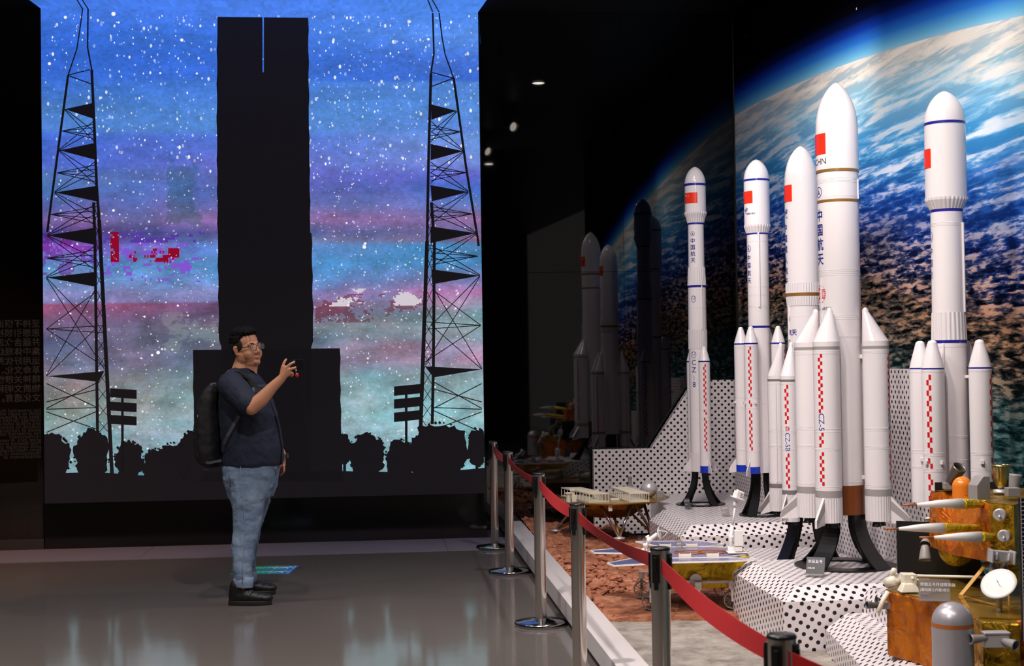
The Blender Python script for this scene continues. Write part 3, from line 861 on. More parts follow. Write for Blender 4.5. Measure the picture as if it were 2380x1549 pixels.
terrain('grey_sand', 'grey moon-dust sand bed in front of the rover', (4.2, 8.17), soil('grey_moon_sand', (112, 102, 96), (150, 140, 132), (176, 166, 158), 0.5), 2, grey_h, (90, 200))
random.seed(21)
red_rock = soil('red_rock_clod', (140, 86, 66), (186, 122, 96), (216, 156, 128), 0.9)
def rock(r, seed, seg=10):
    mb = MB(); vs = []; fs = []
    rr = random.Random(seed); off = Vector((rr.uniform(0, 50), rr.uniform(0, 50), 0))
    n, m = seg, seg // 2 + 1
    for j in range(m + 1):
        a = -pi / 2 + pi * j / m
        for k in range(n):
            b = 2 * pi * k / n
            d = Vector((cos(a) * cos(b), cos(a) * sin(b), sin(a)))
            q = r * (1 + 0.45 * noise.noise(d * 1.4 + off))
            vs.append((d.x * q * 1.25, d.y * q, d.z * q * 0.62))
    for j in range(m):
        for k in range(n):
            fs.append((j * n + k, j * n + (k + 1) % n, (j + 1) * n + (k + 1) % n, (j + 1) * n + k))
    return mb.add(vs, fs)
for k in range(285):
    if k < 150: y = random.uniform(8.35, 11.2); d = random.uniform(0.05, 0.8) * random.uniform(0.4, 1.0)
    else: y = random.uniform(8.25, 9.7); d = random.uniform(0.03, 0.36)
    x = kl(y) + 0.147 + d
    if hypot(x - 1.05, y - 8.55) < 0.55: continue
    if hypot(x - 0.755, y - 11.5) < 0.62: continue
    r = random.choice([0.008, 0.010, 0.012, 0.014, 0.018, 0.022, 0.03]) * (1.15 if y > 9.3 else 0.85)
    o = rock(r, k).build('red_clod', red_rock, loc=(x, y, red_h(x, y) + r * 0.45))
    o.rotation_euler = (0, 0, random.uniform(0, 6))
    tag(o, 'loose red clod lying on the rust-red sand beside the white kerb', 'rock', 'red clods on the sand')
# ================================================================== rocket models
R_WHITE = mat('rocket_white_gloss', (220, 212, 214), 0.14, 0, 0.5)
R_WHITE2 = mat('rocket_white_satin', (212, 204, 206), 0.35)
R_BLUE = mat('rocket_blue_band', (34, 32, 138), 0.25)
R_BLUE2 = mat('rocket_blue_tail', (24, 48, 168), 0.25)
R_GOLD = mat('rocket_gold_band', (148, 106, 50), 0.28, 0.3)
R_GREY = mat('rocket_grey_band', (150, 143, 142), 0.35)
R_GREY2 = mat('rocket_dark_grey_band', (118, 108, 110), 0.3)
R_BROWN = mat('rocket_brown_skirt', (118, 60, 26), 0.35)
R_RED = mat('rocket_red_check', (196, 22, 26), 0.3)
FLAG_RED = mat('flag_red', (226, 48, 26), 0.3)
FLAG_YEL = mat('flag_yellow', (240, 196, 60), 0.3)
INK = mat('ink_blue', (40, 44, 128), 0.3)
INK_BLACK = mat('ink_black', (30, 28, 34), 0.3)
INK_RED = mat('ink_red', (200, 30, 40), 0.3)
STAND_BLACK = mat('stand_black', (13, 12, 12), 0.3)
NOZZLE = mat('nozzle_black', (16, 15, 18), 0.3)

def wrap_add(mb, vs, fs, r, th, z, mi=0, lift=0.0012):
    out = []
    for x, y, _ in vs:
        a = th + x / r
        out.append(((r + lift) * sin(a), -(r + lift) * cos(a), z + y))
    mb.add(out, fs, mi)
def wrap_text(mb, body, size, r, th, z, mi=0, rot=False, lift=0.0012, **k):
    vs, fs = text_mesh(body, size, cut=0 if rot else r * 0.11, **k)
    if rot: vs = [(y, -x, 0) for x, y, _ in vs]
    wrap_add(mb, vs, fs, r, th, z, mi, lift)
    if body[0] > '\u3000':       # heavier strokes for the vertical writing
        for dx, dy in ((-0.017, 0), (0.017, 0), (0, 0.014), (0, -0.014)): wrap_add(mb, [(x + dx * size, y + dy * size, 0) for x, y, _ in vs], fs, r, th, z, mi, lift)
def ring2d(r0, r1, n=28, c=(0, 0)):
    vs = []; fs = []
    for k in range(n):
        a = 2 * pi * k / n
        vs += [(c[0] + r0 * cos(a), c[1] + r0 * sin(a), 0), (c[0] + r1 * cos(a), c[1] + r1 * sin(a), 0)]
    for k in range(n):
        i = 2 * k; j = 2 * ((k + 1) % n); fs.append((i, i + 1, j + 1, j))
    return vs, fs
def star2d(c, r, n=5, rot=0.0, q=0.382):
    vs = [(c[0], c[1], 0)] + [(c[0] + (r if k % 2 == 0 else r * q) * sin(rot + pi * k / n), c[1] + (r if k % 2 == 0 else r * q) * cos(rot + pi * k / n), 0) for k in range(2 * n)]
    return vs, [(0, 1 + (k + 1) % (2 * n), 1 + k) for k in range(2 * n)]
def flag(parent, r, th0, th1, z0, z1):
    """red flag with five yellow stars wrapped on the hull from azimuth th0 to th1"""
    h = z1 - z0; w_ = (th1 - th0) * r; tm = th0
    mb = MB(); n = 20
    vs = []; fs = []
    for i in range(n + 1):
        for z in (0, h): vs.append((w_ * i / n, z, 0))
    fs = [(2 * i, 2 * i + 2, 2 * i + 3, 2 * i + 1) for i in range(n)]
    wrap_add(mb, vs, fs, r, tm, z0, 0, 0.0015)
    u = h / 20
    for c, q, rt in (((5, 15), 3, 0), ((10, 18), 1, 0.5), ((12, 16), 1, 0.2), ((12, 13), 1, 0), ((10, 11), 1, 0.4)):
        v, f = star2d((c[0] * u, c[1] * u), q * u, rot=rt); wrap_add(mb, v, f, r, tm, z0, 1, 0.0022)
    o = mb.build('flag', [FLAG_RED, FLAG_YEL], parent); o['label'] = 'red flag with yellow stars'
    return o
def emblem_arrow(mb, R, r, th, z):
    v, f = ring2d(R * 0.86, R); wrap_add(mb, v, f, r, th, z)
    v = [(-0.42 * R, -0.5 * R, 0), (0, 0.62 * R, 0), (0, 0.1 * R, 0), (0.42 * R, -0.5 * R, 0), (0, -0.12 * R, 0), (-0.22 * R, -0.5 * R, 0), (0.22 * R, -0.5 * R, 0)]
    wrap_add(mb, v, [(0, 5, 2, 1), (2, 6, 3, 1)], r, th, z)
    v, f = ring2d(0.0, 0.12 * R, 10, (0, -0.28 * R)); wrap_add(mb, v, f, r, th, z)
def emblem_globe(mb, R, r, th, z):
    v, f = ring2d(R * 0.88, R); wrap_add(mb, [(x * 0.82, y, 0) for x, y, _ in v], f, r, th, z)
    
    vs, fs = text_mesh('LM', R * 0.75); wrap_add(mb, [(x, y - 0.05 * R, 0) for x, y, _ in vs], fs, r, th, z)
    for s_ in (-1, 1):
        v = [(0.55 * R * cos(a) * s_, 0.80 * R * sin(a), 0) for a in [0.35 + 0.1 * k for k in range(8)]] + [(0.62 * R * cos(a) * s_, 0.92 * R * sin(a), 0) for a in [0.35 + 0.1 * k for k in range(8)]]
        wrap_add(mb, v, [(k, k + 1, 8 + k + 1, 8 + k) for k in range(7)], r, th, z)
def emblem_space(mb, R, r, th, z):
    # slanted stroke with a cluster of small bars
    for p in ([(-0.9, -0.2), (-0.3, -0.2), (-0.15, 0.35), (-0.75, 0.35)], [(-0.35, -1.0), (-0.05, -1.0), (0.45, 1.0), (0.15, 1.0)], [(0.42, 0.2), (0.95, 0.2), (1.05, 0.62), (0.52, 0.62)], [(0.3, -0.45), (0.8, -0.45), (0.9, -0.02), (0.4, -0.02)]):
        wrap_add(mb, [(x * R, y * R, 0) for x, y in p], [(0, 1, 2, 3)], r, th, z)
def emblem_five(mb, R, r, th, z, mi=0):
    n = 9
    for k in range(n):   # disc cut into stripes
        y0 = -R + 2 * R * k / n + R * 0.05; y1 = -R + 2 * R * (k + 1) / n - R * 0.05
        x0 = sqrt(max(R * R - y0 * y0, 0)); x1 = sqrt(max(R * R - y1 * y1, 0))
        s0 = 0.0 if 2 <= k <= 6 else -1.0
        wrap_add(mb, [((s0 if s0 else 0.18) * (x0 if s0 else R), y0, 0), (x0, y0, 0), (x1, y1, 0), ((s0 if s0 else 0.18) * (x1 if s0 else R), y1, 0)], [(0, 1, 2, 3)], r, th, z, mi)
    vs, fs = text_mesh('5', R * 1.75); wrap_add(mb, [(x - 0.28 * R, y, 0) for x, y, _ in vs], fs, r, th, z, mi, lift=0.002)

class Rocket:
    def __init__(s, label, d, top, bottom, zbase):
        s.d = d; s.k = d / FPX
        a, b = at(top[0], top[1], d), at(bottom[0], bottom[1], d)
        s.x = (a.x + b.x) / 2
        s.zb = zbase
        s.axis = lambda py: top[0] + (bottom[0] - top[0]) * (py - top[1]) / (bottom[1] - top[1])
        s.rz = -atan2(s.x, d)
        s.root = empty('rocket_model', (s.x, d, 0), s.rz)
        s.bottom = bottom[1]
        s.root.location.z = s.Z(bottom[1], True)
        s.z0 = s.root.location.z
        tag(s.root, label, 'rocket', 'rocket models')
    def Z(s, py, world=False):
        z = at(s.axis(py), py, s.d).z
        return z if world else z - s.z0
    def r(s, hw): return hw * s.k
    def hull(s, name, prof, m, rib=None, rings=(), parent=None, label=None):
        """profile [(py, half width)] from top to bottom"""
        pts = []
        for py, hw in prof: pts.append((max(s.r(hw), 1e-5), s.Z(py)))
        mb = MB(); mb.lathe(pts[::-1], 48, rib=rib)
        for q in rings:
            z = s.Z(q)
            for i in range(len(pts) - 1):
                if pts[i][1] > z > pts[i + 1][1]:
                    t = (pts[i][1] - z) / (pts[i][1] - pts[i + 1][1]); rr = pts[i][0] + (pts[i + 1][0] - pts[i][0]) * t
                    mb.lathe([(rr - 0.001, z - 0.0022), (rr + 0.0009, z - 0.0010), (rr + 0.0009, z + 0.0010), (rr - 0.001, z + 0.0022)], 48, smooth=False, cap=False)
        o = mb.build(name, m, parent or s.root)
        if label: o['label'] = label
        return o
    def ogive(s, y0, y1, hw, sharp=0.5, n=12, blunt=0.12):
        out = []
        n = n * 2
        for i in range(n + 1):
            t = (i / n) ** 2.0
            q = (1 - (1 - t) ** 2) ** (0.46 + sharp * 0.44)
            out.append((y0 + (y1 - y0) * t, hw * q))
        return out
    def strip(s, name, r, th, y0, y1, wd, m, parent=None, depth=0.006):
        mb = MB(); z0, z1 = s.Z(y1), s.Z(y0)
        mb.box((0, -(r + depth / 2 - 0.001), (z0 + z1) / 2), (wd, depth, z1 - z0), Matrix.Rotation(th, 4, 'Z'))
        return mb.build(name, m, parent or s.root, bevel=0.001)
    def stand(s, label, R, h_top, r_top, nlegs, az0, wide=0.085):
        zb = s.zb; h = s.z0 - zb - 0.0005
        st = empty('display_stand', (s.x, s.d, zb), s.rz)
        tag(st, label, 'stand', 'black rocket stands')
        b = MB(); n = 48
        ro, ri, t = R, R * 0.60, 0.009
        vs = []; fs = []
        for k in range(n):
            a = 2 * pi * k / n
            for rr, z in ((ri, 0.0006), (ro, 0.0006), (ro, t), (ri, t)): vs.append((rr * cos(a), rr * sin(a), z))
        for k in range(n):
            k2 = (k + 1) % n
            for j in range(4): fs.append((4 * k + j, 4 * k + (j + 1) % 4, 4 * k2 + (j + 1) % 4, 4 * k2 + j))
        b.add(vs, [f[::-1] for f in fs]); b.build('base_ring', STAND_BLACK, st)
        for q in range(nlegs):
            th = az0 + 2 * pi * q / nlegs
            M = Matrix.Rotation(th, 4, 'Z')
            m = MB(); N = 14; vs = []; fs = []
            for i in range(N + 1):
                u = i / N
                rad = r_top + (R * 0.93 - r_top) * (1 - u) ** 2.3
                inn = r_top * 0.78 + (R * 0.62 - r_top * 0.78) * (1 - u) ** 2.3
                wd = wide * (1.0 - 0.25 * u)
                z = t + (h - t) * u
                for rr, y in ((rad, -wd / 2), (rad, wd / 2), (rad - 0.012, wd / 2), (rad - 0.012, 0.006), (inn, 0.006), (inn, -0.006), (rad - 0.012, -0.006), (rad - 0.012, -wd / 2)):
                    vs.append((y, -rr, z))
            for i in range(N):
                for k in range(8): fs.append((8 * i + k, 8 * i + (k + 1) % 8, 8 * i + 8 + (k + 1) % 8, 8 * i + 8 + k))
            fs += [tuple(range(7, -1, -1)), tuple(range(8 * N, 8 * N + 8))]
            m.add(vs, fs, M=M); m.build('leg', STAND_BLACK, st)
        return st
    def fin(s, parent, r, th, span, y_in0, y_in1, y_out0, y_out1, thick=0.006, stripe=None, m=None):
        M = Matrix.Rotation(th, 4, 'Z'); mb = MB()
        zi0, zi1, zo0, zo1 = s.Z(y_in0), s.Z(y_in1), s.Z(y_out0), s.Z(y_out1)
        mb.prism([(-(r - 0.003), zi1), (-(r - 0.003), zi0), (-(r + span), zo0), (-(r + span), zo1)], -thick / 2, thick / 2, 'x', M)
        f = mb.build('fin', m or R_WHITE2, parent)
        if stripe:
            sb = MB(); e = thick / 2 + 0.0006; H = zi0 - zi1; Ho = zo0 - zo1
            sb.prism([(-(r + 0.0), zi1 + H * stripe[0]), (-(r + 0.0), zi1 + H * stripe[1]), (-(r + span * 0.998), zo1 + Ho * 0.98), (-(r + span * 0.998), zo1 + Ho * 0.12)], -e, e, 'x', M)
            q = sb.build('fin_stripe', stripe[2], f); q['label'] = 'grey stripe on the fin'
        return f
    def checks(s, parent, r, th, segs, wd, hgt, m=R_RED):
        """two staggered columns of squares; segs: (first y, last y)"""
        a = wd / 2; side = 1
        for y0, y1 in segs:
            mb = MB()
            n = max(1, round((y1 - y0) / hgt)); hh = (y1 - y0) / n
            for i in range(n):
                za, zb = s.Z(y0 + hh * i), s.Z(y0 + hh * (i + 1))
                x0 = 0 if side > 0 else -a
                wrap_add(mb, [(x0, zb, 0), (x0 + a, zb, 0), (x0 + a, za, 0), (x0, za, 0)], [(0, 1, 2, 3)], r, th, 0)
                side = -side
            o = mb.build('check_stripe', m, parent); o['label'] = 'red staggered check stripe'
        return o

def booster(R, az, dist, hw, y_tip, y_base, y_bot, tip_hw, slant, bands, rings, fin=None, check=None, nozzles=0, letters=None, flute=None, tail=None, brackets=None, pipe=None):
    """one strap-on booster: part with its own sub-parts; az is measured from the camera side, positive to the right"""
    cx, cy = dist * sin(az), -dist * cos(az)
    r = R.r(hw)
    y_end = flute[0] if flute else (tail[0] if tail else y_bot)
    prof = [(y_base, hw), (y_end, hw)]
    body = R.hull('booster', prof, R_WHITE, rings=rings)
    body.location = (cx, cy, 0)
    # nose: a cone whose tip leans to the core when slant
    nb = MB(); TS = [0.0, 0.004, 0.016, 0.035, 0.06, 0.09, 0.12] + [0.12 + 0.88 * q / 9 for q in range(1, 10)]; N = len(TS) - 1; n = 36; vs = []; fs = []
    ux, uy = -sin(az), cos(az)
    zt, zb = R.Z(y_tip), R.Z(y_base)
    for i in range(N + 1):
        t = TS[i]
        if t < 0.12:
            q = tip_hw * sqrt(max(0.0, 1 - (1 - t / 0.12) ** 2)) if i else 0.01
        else:
            u = (t - 0.12) / 0.88
            q = tip_hw + (1 - tip_hw) * (u if slant else sin(u * pi / 2) * 0.18 + u * 0.82)
        rr = r * q; off = (r - r * max(q, tip_hw)) * slant
        for k in range(n):
            a = 2 * pi * k / n
            vs.append((ux * off + rr * cos(a), uy * off + rr * sin(a), zt + (zb - zt) * t))
    for i in range(N):
        for k in range(n): fs.append((i * n + k, (i + 1) * n + k, (i + 1) * n + (k + 1) % n, i * n + (k + 1) % n))
    nb.add(vs, fs, smooth=True); nb.build('nose_cone', R_WHITE, body)
    for y0, y1, m, lab in bands:
        mb = MB(); mb.lathe([(r * 1.006, R.Z(y1)), (r * 1.006, R.Z(y0))], 48)
        q = mb.build('color_band', m, body); q['label'] = lab
    if flute:
        mb = MB(); mb.lathe([(r * 0.99, R.Z(y_bot)), (r * 0.99, R.Z(flute[0]))], rib=(30, 0.012)); mb.build('fluted_skirt', R_WHITE2, body)
    if tail:
        mb = MB(); mb.lathe([(r * 1.005, R.Z(y_bot)), (r * 1.005, R.Z(tail[0]))], 48); q = mb.build('tail_section', tail[1], body); q['label'] = tail[2]
    if fin: R.fin(body, r, fin[0] if fin[0] is not None else az, *fin[1:])
    if check: R.checks(body, r, check[0], check[1], check[2], check[3])
    for k in range(nozzles):
        s_ = (k - (nozzles - 1) / 2) * r * 0.9
        mb = MB(); nz = R.Z(y_bot); rn = r * 0.36
        mb.lathe([(rn * 1.0, nz - r * 0.42), (rn * 0.86, nz - r * 0.2), (rn * 0.6, nz + 0.002)], 20, c=(s_ * cos(az), s_ * sin(az), 0)); mb.build('engine_nozzle', NOZZLE, body)
    if letters:
        mb = MB()
        for f in letters: f(mb, r)
        mb.build('lettering', [INK, INK_RED], body)
    if brackets:
        for th, y in brackets:
            mb = MB(); mb.box((0, -(r + 0.006), R.Z(y)), (0.016, 0.018, 0.018), Matrix.Rotation(th, 4, 'Z')); mb.build('bracket', R_WHITE2, body, bevel=0.001)
    if pipe: R.strip('cable_duct', r, pipe[0], pipe[1], pipe[2], pipe[3], R_WHITE2, body)
    return body
def deg(a): return radians(a)

# ------------------------------------------------------------------ the slim rocket at the back
R8 = Rocket('slim white rocket farthest back, lettered CZ-8, with two short boosters', 11.45, (1615.4, 388), (1626.5, 1096), ZA)
R = R8
R.hull('nose_fairing', R.ogive(388, 429, 24.6, 0.35, blunt=0.25) + [(494, 24.8)], R_WHITE)
R.hull('color_band', [(428, 24.95), (433.5, 24.95)], R_BLUE, label='dark blue band')
R.hull('fluted_adapter', [(494, 25.6), (498, 25.4), (508, 21.8), (519, 19.2)], R_WHITE2, rib=(26, 0.02))
R.hull('color_band', [(518.5, 18.80), (523, 18.80)], R_BLUE, label='dark blue band')
R.hull('upper_stage', [(521, 18.4), (622, 18.7)], R_WHITE, rings=(531,))
R.hull('fluted_interstage', [(622, 19.4), (664, 21.2)], R_WHITE2, rib=(24, 0.02))
R.hull('color_band', [(664.5, 21.25), (669, 21.25)], R_BLUE, label='dark blue band')
R.hull('middle_stage', [(667, 20.9), (767, 21.3)], R_WHITE, rings=(674, 716))
R.hull('fluted_section', [(767, 21.6), (812, 21.6)], R_WHITE2, rib=(30, 0.014))
R.hull('core_stage', [(812, 21.2), (1052, 21.2)], R_WHITE, rings=(820, 951, 972, 1038))
R.hull('fluted_skirt', [(1052, 21.2), (1096, 21.2)], R_WHITE2, rib=(30, 0.014))
flag(R.root, R.r(24.8), deg(-71), deg(11), R.Z(474.5), R.Z(450))
mb = MB(); r_ = R.r(18.6); T = deg(-25)
emblem_arrow(mb, R.r(5.4), r_, T, R.Z(545)); mb.build('arrow_emblem', INK, R.root); mb = MB()
for i, ch in enumerate('中国航天'): wrap_text(mb, ch, R.r(12.4), r_, T, R.Z(562 + 15 * i))
r2 = R.r(21.2)
mb.build('lettering', INK, R.root)
mb = MB(); emblem_globe(mb, R.r(7.6), r2, deg(-23), R.Z(696)); mb.build('globe_emblem', INK, R.root)
mb = MB(); emblem_globe(mb, R.r(7.8), r2, deg(-28), R.Z(825)); mb.build('globe_emblem', INK, R.root); mb = MB()
for i, ch in enumerate('CZ|8'): wrap_text(mb, ch, R.r(17 if ch != '|' else 12), r2, deg(-28), R.Z(843.5 + 17 * i))
mb.build('lettering', INK, R.root)
R.strip('cable_duct', R.r(20.8), deg(30), 665, 767, R.r(2.2), R_WHITE, depth=0.01)
for az in (deg(23), deg(203)):
    booster(R, az, R.r(35), 13.4, 806, 840, 1097, 0.42, 0, [(839, 842.5, R_BLUE, 'dark blue band')], (951, 968, 1046), fin=(az if az < 2 else az, R.r(17), 1063, 1097, 1086, 1097, 0.005, None),
            check=(deg(2) if az < 2 else az, [(847, 944), (951, 963), (970, 1047)], R.r(6.4), 6.5), tail=(1081, R_BLUE2, 'blue tail section'))
for th in (deg(-80), deg(95)): R.fin(R.root, R.r(21), th, R.r(17), 1063, 1096, 1086, 1096, 0.005)
R.stand('small black four-legged stand under the slim rocket farthest back', 0.196, 0, R.r(19), 4, deg(38), 0.062)

# ------------------------------------------------------------------ the second rocket from the back
R7 = Rocket('slim white rocket with a bulged nose and four boosters, second from the back', 10.6, (1758.9, 371), (1769.0, 1098), ZA)
R = R7
R.hull('nose_fairing', R.ogive(371, 419, 29.6, 0.35, blunt=0.25) + [(524, 30.0)], R_WHITE)
R.hull('color_band', [(418, 30.05), (422.5, 30.05)], R_BLUE, label='dark blue band')
R.hull('fluted_adapter', [(524, 30.5), (528, 30.2), (543, 25.6)], R_WHITE2, rib=(28, 0.015))
R.hull('color_band', [(542, 25.20), (546.5, 25.20)], R_BLUE, label='dark blue band')
R.hull('upper_stage', [(544, 24.8), (758.5, 24.8)], R_WHITE, rings=(561, 563, 666, 668, 686, 688, 710, 712, 715))
R.hull('color_band', [(758, 25.20), (763, 25.20)], R_BLUE, label='dark blue band')
R.hull('core_stage', [(761, 24.8), (1098, 24.8)], R_WHITE, rings=(904, 938, 1030))
flag(R.root, R.r(29.8), deg(-102), deg(-19), R.Z(474.5), R.Z(446.5))
mb = MB()
emblem_space(mb, R.r(6.5), R.r(29.8), deg(-58), R.Z(490)); wrap_text(mb, '中国载人航天', R.r(4.3), R.r(29.8), deg(-33), R.Z(499), align='CENTER')
r_ = R.r(24.8); emblem_arrow(mb, R.r(7.6), r_, deg(-56), R.Z(579))
for i, ch in enumerate('中国航天'): wrap_text(mb, ch, R.r(13.5), r_, deg(-56), R.Z(601 + 17.6 * i))
mb.build('lettering', INK, R.root)
R.strip('cable_duct', R.r(24.8), deg(4), 543, 715, R.r(3.6), R_WHITE, depth=0.012)
for k in range(4):
    az = deg(-24.5 + 90 * k)
    booster(R, az, R.r(47), 16.1, 759 if k else 759, 798, 1098, 0.36, 0, [(797.5, 801, R_BLUE, 'dark blue band')], (806, 923, 925, 946, 948, 1044, 1047), fin=(az, R.r(19), 1064, 1099, 1090, 1102, 0.006, None) if k in (0, 3) else None,
            check=(deg(-12) if k == 0 else az, [(806, 921), (929, 944), (952, 1044)], R.r(7.2), 7.6), tail=(1082, R_BLUE2, 'blue tail section'), brackets=[(az + deg(50), 935), (az - deg(40), 935)])
R.stand('black stand under the second rocket from the back', 0.172, 0, R.r(24), 4, deg(-30), 0.07)

# ------------------------------------------------------------------ the middle rocket
RB = Rocket('white rocket half hidden behind the biggest one, a booster lettered CZ-5B', 8.92, (1862.7, 340), (1872.5, 1140), ZM)
R = RB
R.hull('nose_fairing', R.ogive(340, 420, 37.6, 0.45, blunt=0.16) + [(430, 38.2), (659, 38.6)], R_WHITE)
R.hull('fluted_adapter', [(659, 39.4), (682, 39.6)], R_WHITE2, rib=(40, 0.010))
R.hull('color_band', [(682, 38.95), (690, 38.95)], R_GOLD, label='gold band')
R.hull('fluted_interstage', [(690, 39.4), (712, 37.4)], R_WHITE2, rib=(40, 0.010))
R.hull('core_stage', [(682, 36.6), (1140, 36.6)], R_WHITE, rings=(735, 900, 1010, 1120))
flag(R.root, R.r(38.4), deg(-116), deg(-33), R.Z(470.5), R.Z(432))
mb = MB(); r_ = R.r(38.5)
emblem_space(mb, R.r(8.5), r_, deg(-68), R.Z(494)); wrap_text(mb, 'CMS', R.r(6.0), r_, deg(-64), R.Z(507))
for i, ch in enumerate('中国载人航天'): wrap_text(mb, ch, R.r(18.5), r_, deg(-73), R.Z(531 + 25 * i))
wrap_text(mb, '航天', R.r(15), R.r(36.8), deg(-48), R.Z(774))
v, f = ring2d(R.r(13), R.r(14.5)); wrap_add(mb, v, f, R.r(36.8), deg(-80), R.Z(742))
mb.build('lettering', INK, R.root)
R.strip('cable_duct', R.r(36.6), deg(-62), 712, 790, R.r(3), R_WHITE, depth=0.01)
for k in range(4):
    az = deg(-28.3 + 90 * k)
    th5 = deg(-16)
    let = [lambda mb_, r: emblem_five(mb_, R.r(5.8), r, th5, R.Z(993), 1), lambda mb_, r: wrap_text(mb_, 'CZ-5B', R.r(15.5), r, th5, R.Z(1023), rot=True)] if k == 0 else None
    yb_ = 1205 if k == 0 else 1192
    dy = 6 if k == 0 else 0
    booster(R, az, R.r(76), 19.4, 796, 873, yb_, 0.26, 1.0, [(881, 886.5, R_GREY2, 'dark grey band'), (1127 + dy, 1137 + dy, R_GREY2, 'dark grey band')], (889, 892, 998, 1001, 1004, 1036, 1039, 1042, 1122), fin=(az, R.r(27), 1140, 1195, 1185, 1203, 0.008, (0.48, 0.82, R_GREY2)),
            check=(th5 if k == 0 else az, [(893, 982), (1049, 1128)] if k == 0 else [(893, 1128)], R.r(9), 9.0), nozzles=2, letters=let, flute=(1137 + dy,), pipe=(deg(-2), 890, 1124, R.r(3)) if k == 3 else None)
R.stand('black stand under the half-hidden middle rocket', 0.26, 0, R.r(34), 4, deg(-52), 0.10)

# ------------------------------------------------------------------ the biggest rocket
R5 = Rocket('biggest white rocket in front, lettered CZ-5, with a brown skirt and four thick boosters', 8.03, (1944.6, 192), (1959.5, 1194), ZB)
R = R5
R.hull('nose_fairing', R.ogive(192, 300, 48.2, 0.5, 16, blunt=0.12) + [(312, 48.8), (397, 48.9)], R_WHITE)
R.hull('color_band', [(397, 49.10), (403, 49.10)], R_GOLD, label='gold band')
R.hull('fairing_adapter', [(400, 47.6), (468, 47.6)], R_WHITE, rings=(419, 422, 425, 428, 459, 462, 465))
R.hull('color_band', [(467, 48.00), (473, 48.00)], R_GOLD, label='gold band')
R.hull('core_stage', [(470, 47.4), (1126, 47.4)], R_WHITE, rings=(630, 634, 638, 642, 735, 739, 743, 782, 785, 788, 1118, 1121))
R.hull('engine_skirt', [(1125, 47.2), (1194, 47.2)], R_BROWN, label='rust-brown engine skirt')
flag(R.root, R.r(48.9), deg(-116), deg(-31), R.Z(362), R.Z(314))
mb = MB(); r_ = R.r(48.9)
wrap_text(mb, 'CHN', R.r(20), r_, deg(-55), R.Z(379), 1)
r_ = R.r(47.6); emblem_arrow(mb, R.r(12.5), r_, deg(-64), R.Z(448))
for i, ch in enumerate('中国航天'): wrap_text(mb, ch, R.r(29.5), r_, deg(-64), R.Z(504 + 33.5 * i))
emblem_b = MB(); emblem_five(emblem_b, R.r(21), r_, deg(-66), R.Z(684))
emblem_b.build('red_emblem', INK_RED, R.root)
wrap_text(mb, 'LONG MARCH', R.r(10), r_, deg(-64), R.Z(718.5), 1)
mb.build('lettering', [INK, INK_BLACK], R.root)
R.strip('cable_duct', R.r(47.4), deg(70), 420, 466, R.r(3), R_WHITE, depth=0.008)
R.strip('cable_duct', R.r(47.4), deg(-60), 648, 790, R.r(3.5), R_WHITE, depth=0.008)
for k in range(4):
    az = deg(-23 + 90 * k)
    thc = deg(-27) if k == 0 else (deg(66) if k == 1 else az)
    let = [lambda mb_, r, t=thc: wrap_text(mb_, 'CZ-5', R.r(19), r, t, R.Z(977), rot=True)]
    booster(R, az, R.r(84), 30.2, 717, 795, 1206, 0.24, 1.0, [(806, 813, R_GREY, 'grey band'), (1133, 1148, R_GREY, 'grey band')], (817, 820, 823, 993, 996, 999, 1035, 1038, 1041, 1124, 1127), fin=(az, R.r(44), 1148, 1210, 1196, 1214, 0.012, (0.48, 0.82, R_GREY)),
            check=(thc, [(823, 956), (1001, 1034), (1045, 1121)], R.r(11), 8.3), nozzles=2, letters=let, flute=(1148,))
    # struts holding the booster
    for y in (830, 1108):
        m_ = MB(); m_.box((0, -R.r(52), R.Z(y)), (0.022, 0.05, 0.022), Matrix.Rotation(az, 4, 'Z')); m_.build('strut', R_WHITE2, R.root, bevel=0.001)
R.strip('cable_duct', R.r(47.4), deg(84), 800, 1195, R.r(6), R_WHITE, depth=0.008)
R.stand('large black four-legged stand under the biggest rocket', 0.278, 0, R.r(45), 4, deg(-38), 0.13)

# ------------------------------------------------------------------ the right rocket
R7R = Rocket('white rocket with blue bands at the right, its boosters rising behind the gold lander', 7.0, (2195, 212), (2213, 1172), 0.346)
R = R7R
R.hull('nose_fairing', R.ogive(212, 288, 46.4, 0.35, 14, blunt=0.22) + [(462, 47.2)], R_WHITE)
R.hull('color_band', [(286, 47.20), (292, 47.20)], R_BLUE, label='dark blue band')
R.hull('fluted_adapter', [(461, 48.0), (467, 47.4), (488, 37.2)], R_WHITE2, rib=(30, 0.014))
R.hull('color_band', [(487, 36.80), (494, 36.80)], R_BLUE, label='dark blue band')
R.hull('upper_stage', [(490, 36.2), (727, 37.4)], R_WHITE, rings=(520, 523, 526))
R.hull('fluted_interstage', [(727, 38.0), (791, 39.8)], R_WHITE2, rib=(24, 0.016))
R.hull('color_band', [(791, 39.80), (798, 39.80)], R_BLUE, label='dark blue band')
R.hull('core_stage', [(794, 39.2), (1172, 39.2)], R_WHITE, rings=(804, 807, 1012, 1015, 1018, 1068, 1071, 1074))
flag(R.root, R.r(47.1), deg(-128), deg(-43), R.Z(392), R.Z(348))
mb = MB(); r_ = R.r(36.4)
emblem_arrow(mb, R.r(13), r_, deg(-80), R.Z(550))
for i, ch in enumerate('中国航天'): wrap_text(mb, ch, R.r(20), r_, deg(-78), R.Z(586 + 27.5 * i))
mb.build('lettering', INK, R.root)
R.strip('cable_duct', R.r(36.4), deg(66), 520, 727, R.r(5), R_WHITE, depth=0.012)
R.strip('cable_duct', R.r(39.2), deg(-20), 800, 930, R.r(5), R_WHITE, depth=0.008)
